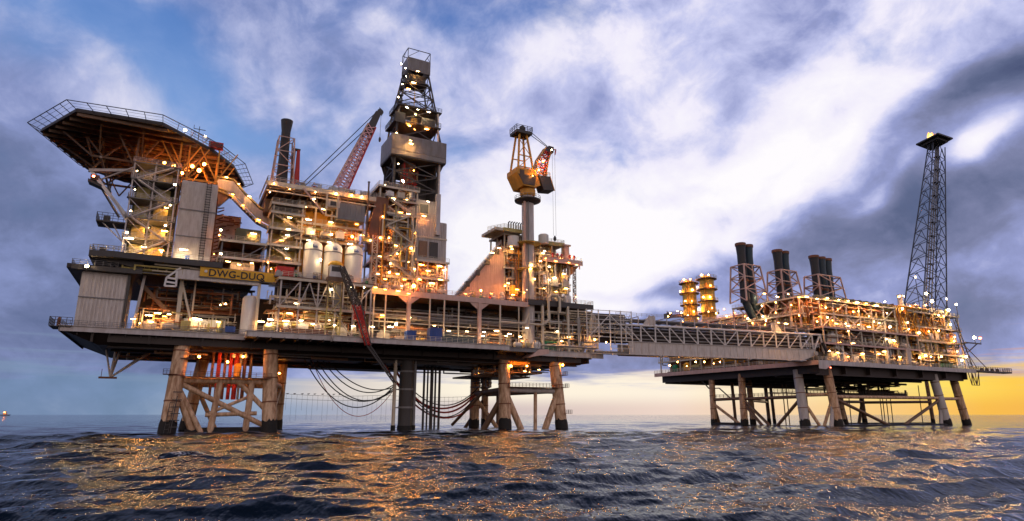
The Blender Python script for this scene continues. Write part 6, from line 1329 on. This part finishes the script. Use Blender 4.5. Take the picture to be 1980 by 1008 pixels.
LA('tube','warm',[(1015,718),(1025,720),(1042,715)],7.5,'strip light on the mezzanine below the hull'); LA('globe','warm',[(476,659)],1.5,'round white lamp under the hull above the red pipes',sc=.9); LA('globe','sodium',[(925,722)],24,'orange lamp under the hull above the left leg of the right jacket',sc=.9)
LA('globe','sodium',[(440,700),(470,690)],4.5,'orange lamp under the hull among the red pipes',sc=1.3); LA('globe','sodium',[(385,690),(515,690)],2.0,'orange lamp under the hull beside a front leg of the left jacket',sc=1.1); LA('globe','sodium',[(540,722)],20,'orange lamp under the hull behind the left jacket',sc=.8)
LA('globe','warm',[(1172,662),(1150,658)],-1,'small lamp on the scaffold cage at the left bridge landing','C',.7)
# far platform
LA('globe','warm',[(1295,707),(1310,700),(1328,708),(1345,700),(1362,700),(1380,703),(1392,700)],14,'warm lamp on the lowest deck at the far left corner of the second platform','B',.7)
def LB(kind,c,pxs,s,label,sc=1.):
    for px,py in pxs:
        d=ray(px,py); ox,oy,a=FR['B']; u=(math.cos(a),math.sin(a)); t=(s+ox*u[0]+oy*u[1])/(d[0]*u[0]+d[1]*u[1]); X,Y=t*d[0]-ox,t*d[1]-oy
        lamp(kind,c,(s,-X*math.sin(a)+Y*math.cos(a),CAMH+t*d[2]),label,'B',None,sc)
LB('globe','warm',[(1296,606),(1310,602),(1292,612),(1330,610),(1350,616),(1370,603),(1385,606),(1405,612),(1405,626),(1425,628),(1340,626),(1380,632)],-.6,'warm lamp on the left face of the second platform above the bridge',.8)
LB('globe','sodium',[(1320,622),(1360,628),(1400,598),(1420,605),(1440,612),(1455,625),(1415,640),(1450,640),(1470,610),(1480,628)],.2,'orange lamp on the left face of the second platform above the bridge',.8)
LB('globe','white',[(1464,574),(1473,592),(1475,612),(1446,616),(1481,620)],-3.4,'white lamp at the foot of the first pair of exhaust stacks',.9); LB('globe','sodium',[(1449,585),(1445,592)],-3.4,'orange lamp at the foot of the first pair of exhaust stacks',1)
LA('tube','warm',[(1478,568),(1503,574),(1524,569),(1545,575),(1560,574),(1580,578),(1600,577),(1622,580),(1640,582),(1658,585),(1675,587),(1695,591)],1.6,'warm lamp in the row along the roof edge of the cooler module','B',1.3)
LA('globe','sodium',[(1500,585),(1530,590),(1560,588),(1590,592),(1620,598),(1650,603),(1500,605),(1545,610),(1585,612)],4.5,'orange lamp inside the upper truss of the second platform','B',.9)
LA('globe','warm',[(1597,595),(1600,614),(1660,602),(1635,626),(1610,620),(1580,622),(1680,612),(1690,622)],.8,'warm lamp on the columns of the second platform front','B',.8)
LA('tube','warm',[(1505,624),(1520,626),(1617,626),(1640,630),(1660,628),(1680,632),(1700,625),(1720,634)],.6,'strip light on the third deck of the second platform front','B',1.1)
LA('tube','warm',[(1625,662),(1640,640),(1604,679),(1620,682),(1640,690),(1668,684),(1700,684),(1710,680),(1740,690),(1730,660),(1650,664)],.4,'strip light on the lowest deck of the second platform front','B',1.1)
LA('globe','white',[(1711,584),(1715,606),(1740,573),(1721,632),(1714,656),(1728,658),(1755,624),(1757,637),(1745,597)],.2,'round lamp between the cooler module and the flare tower','B',1.0)
LA('globe','sodium',[(1738,574),(1748,573),(1770,590),(1760,592),(1778,596),(1756,640),(1745,600),(1790,590)],2.6,'orange lamp at the foot of the flare tower','B',1.0)
LA('globe','white',[(1770,536),(1791,568),(1849,589),(1830,578),(1834,600),(1802,583),(1838,628)],0.6,'large round lamp on the roof of the right-end module','B',1.6)
LA('globe','warm',[(1796,641),(1846,652),(1851,680),(1778,692),(1777,644),(1815,640),(1820,690),(1800,690),(1790,688),(1845,660),(1860,697),(1825,612),(1815,610),(1868,690)],0.,'round lamp on the decks of the right-end module','B',1.25)
LA('globe','white',[(1884,653)],-.6,'white lamp at the far right end of the second platform','B',1.9); LA('globe','red',[(1895,654)],-.6,'red lamp at the far right end of the second platform','B',1.7); LA('globe','red',[(1606,711)],-.8,'red lamp under the near corner of the second platform','B',1.3)
LA('globe','warm',[(1650,736),(1680,738),(1705,738),(1722,736),(1760,734),(1785,730)],40,'warm lamp under the hull of the second platform','B',.8)
LA('globe','white',[(1362,728)],70,'pale green-white lamp under the far left corner of the second platform','B',.9)
for s,w,z in POLES: RM.part('lamp_pole',MB().bar((s,w+.1,46.9),(s,w+.1,z-1.1),.2).bar((s,w+.1,47.2),(s,w+1.9,47.2),.2),'dark steel')
zb_=M(1884,664,-.6,'B')[1]; RM.part('lamp_bracket',MB().bar((99,-.5,zb_),(M(1897,664,-.6,'B')[0],-.5,zb_),.5).bar((100.5,-.5,zb_-4),(M(1890,664,-.6,'B')[0],-.5,zb_),.35).box(98.5,101,-.6,3,zb_-.4,zb_-.2),'dark steel')
print('LAMPS',NL[0])
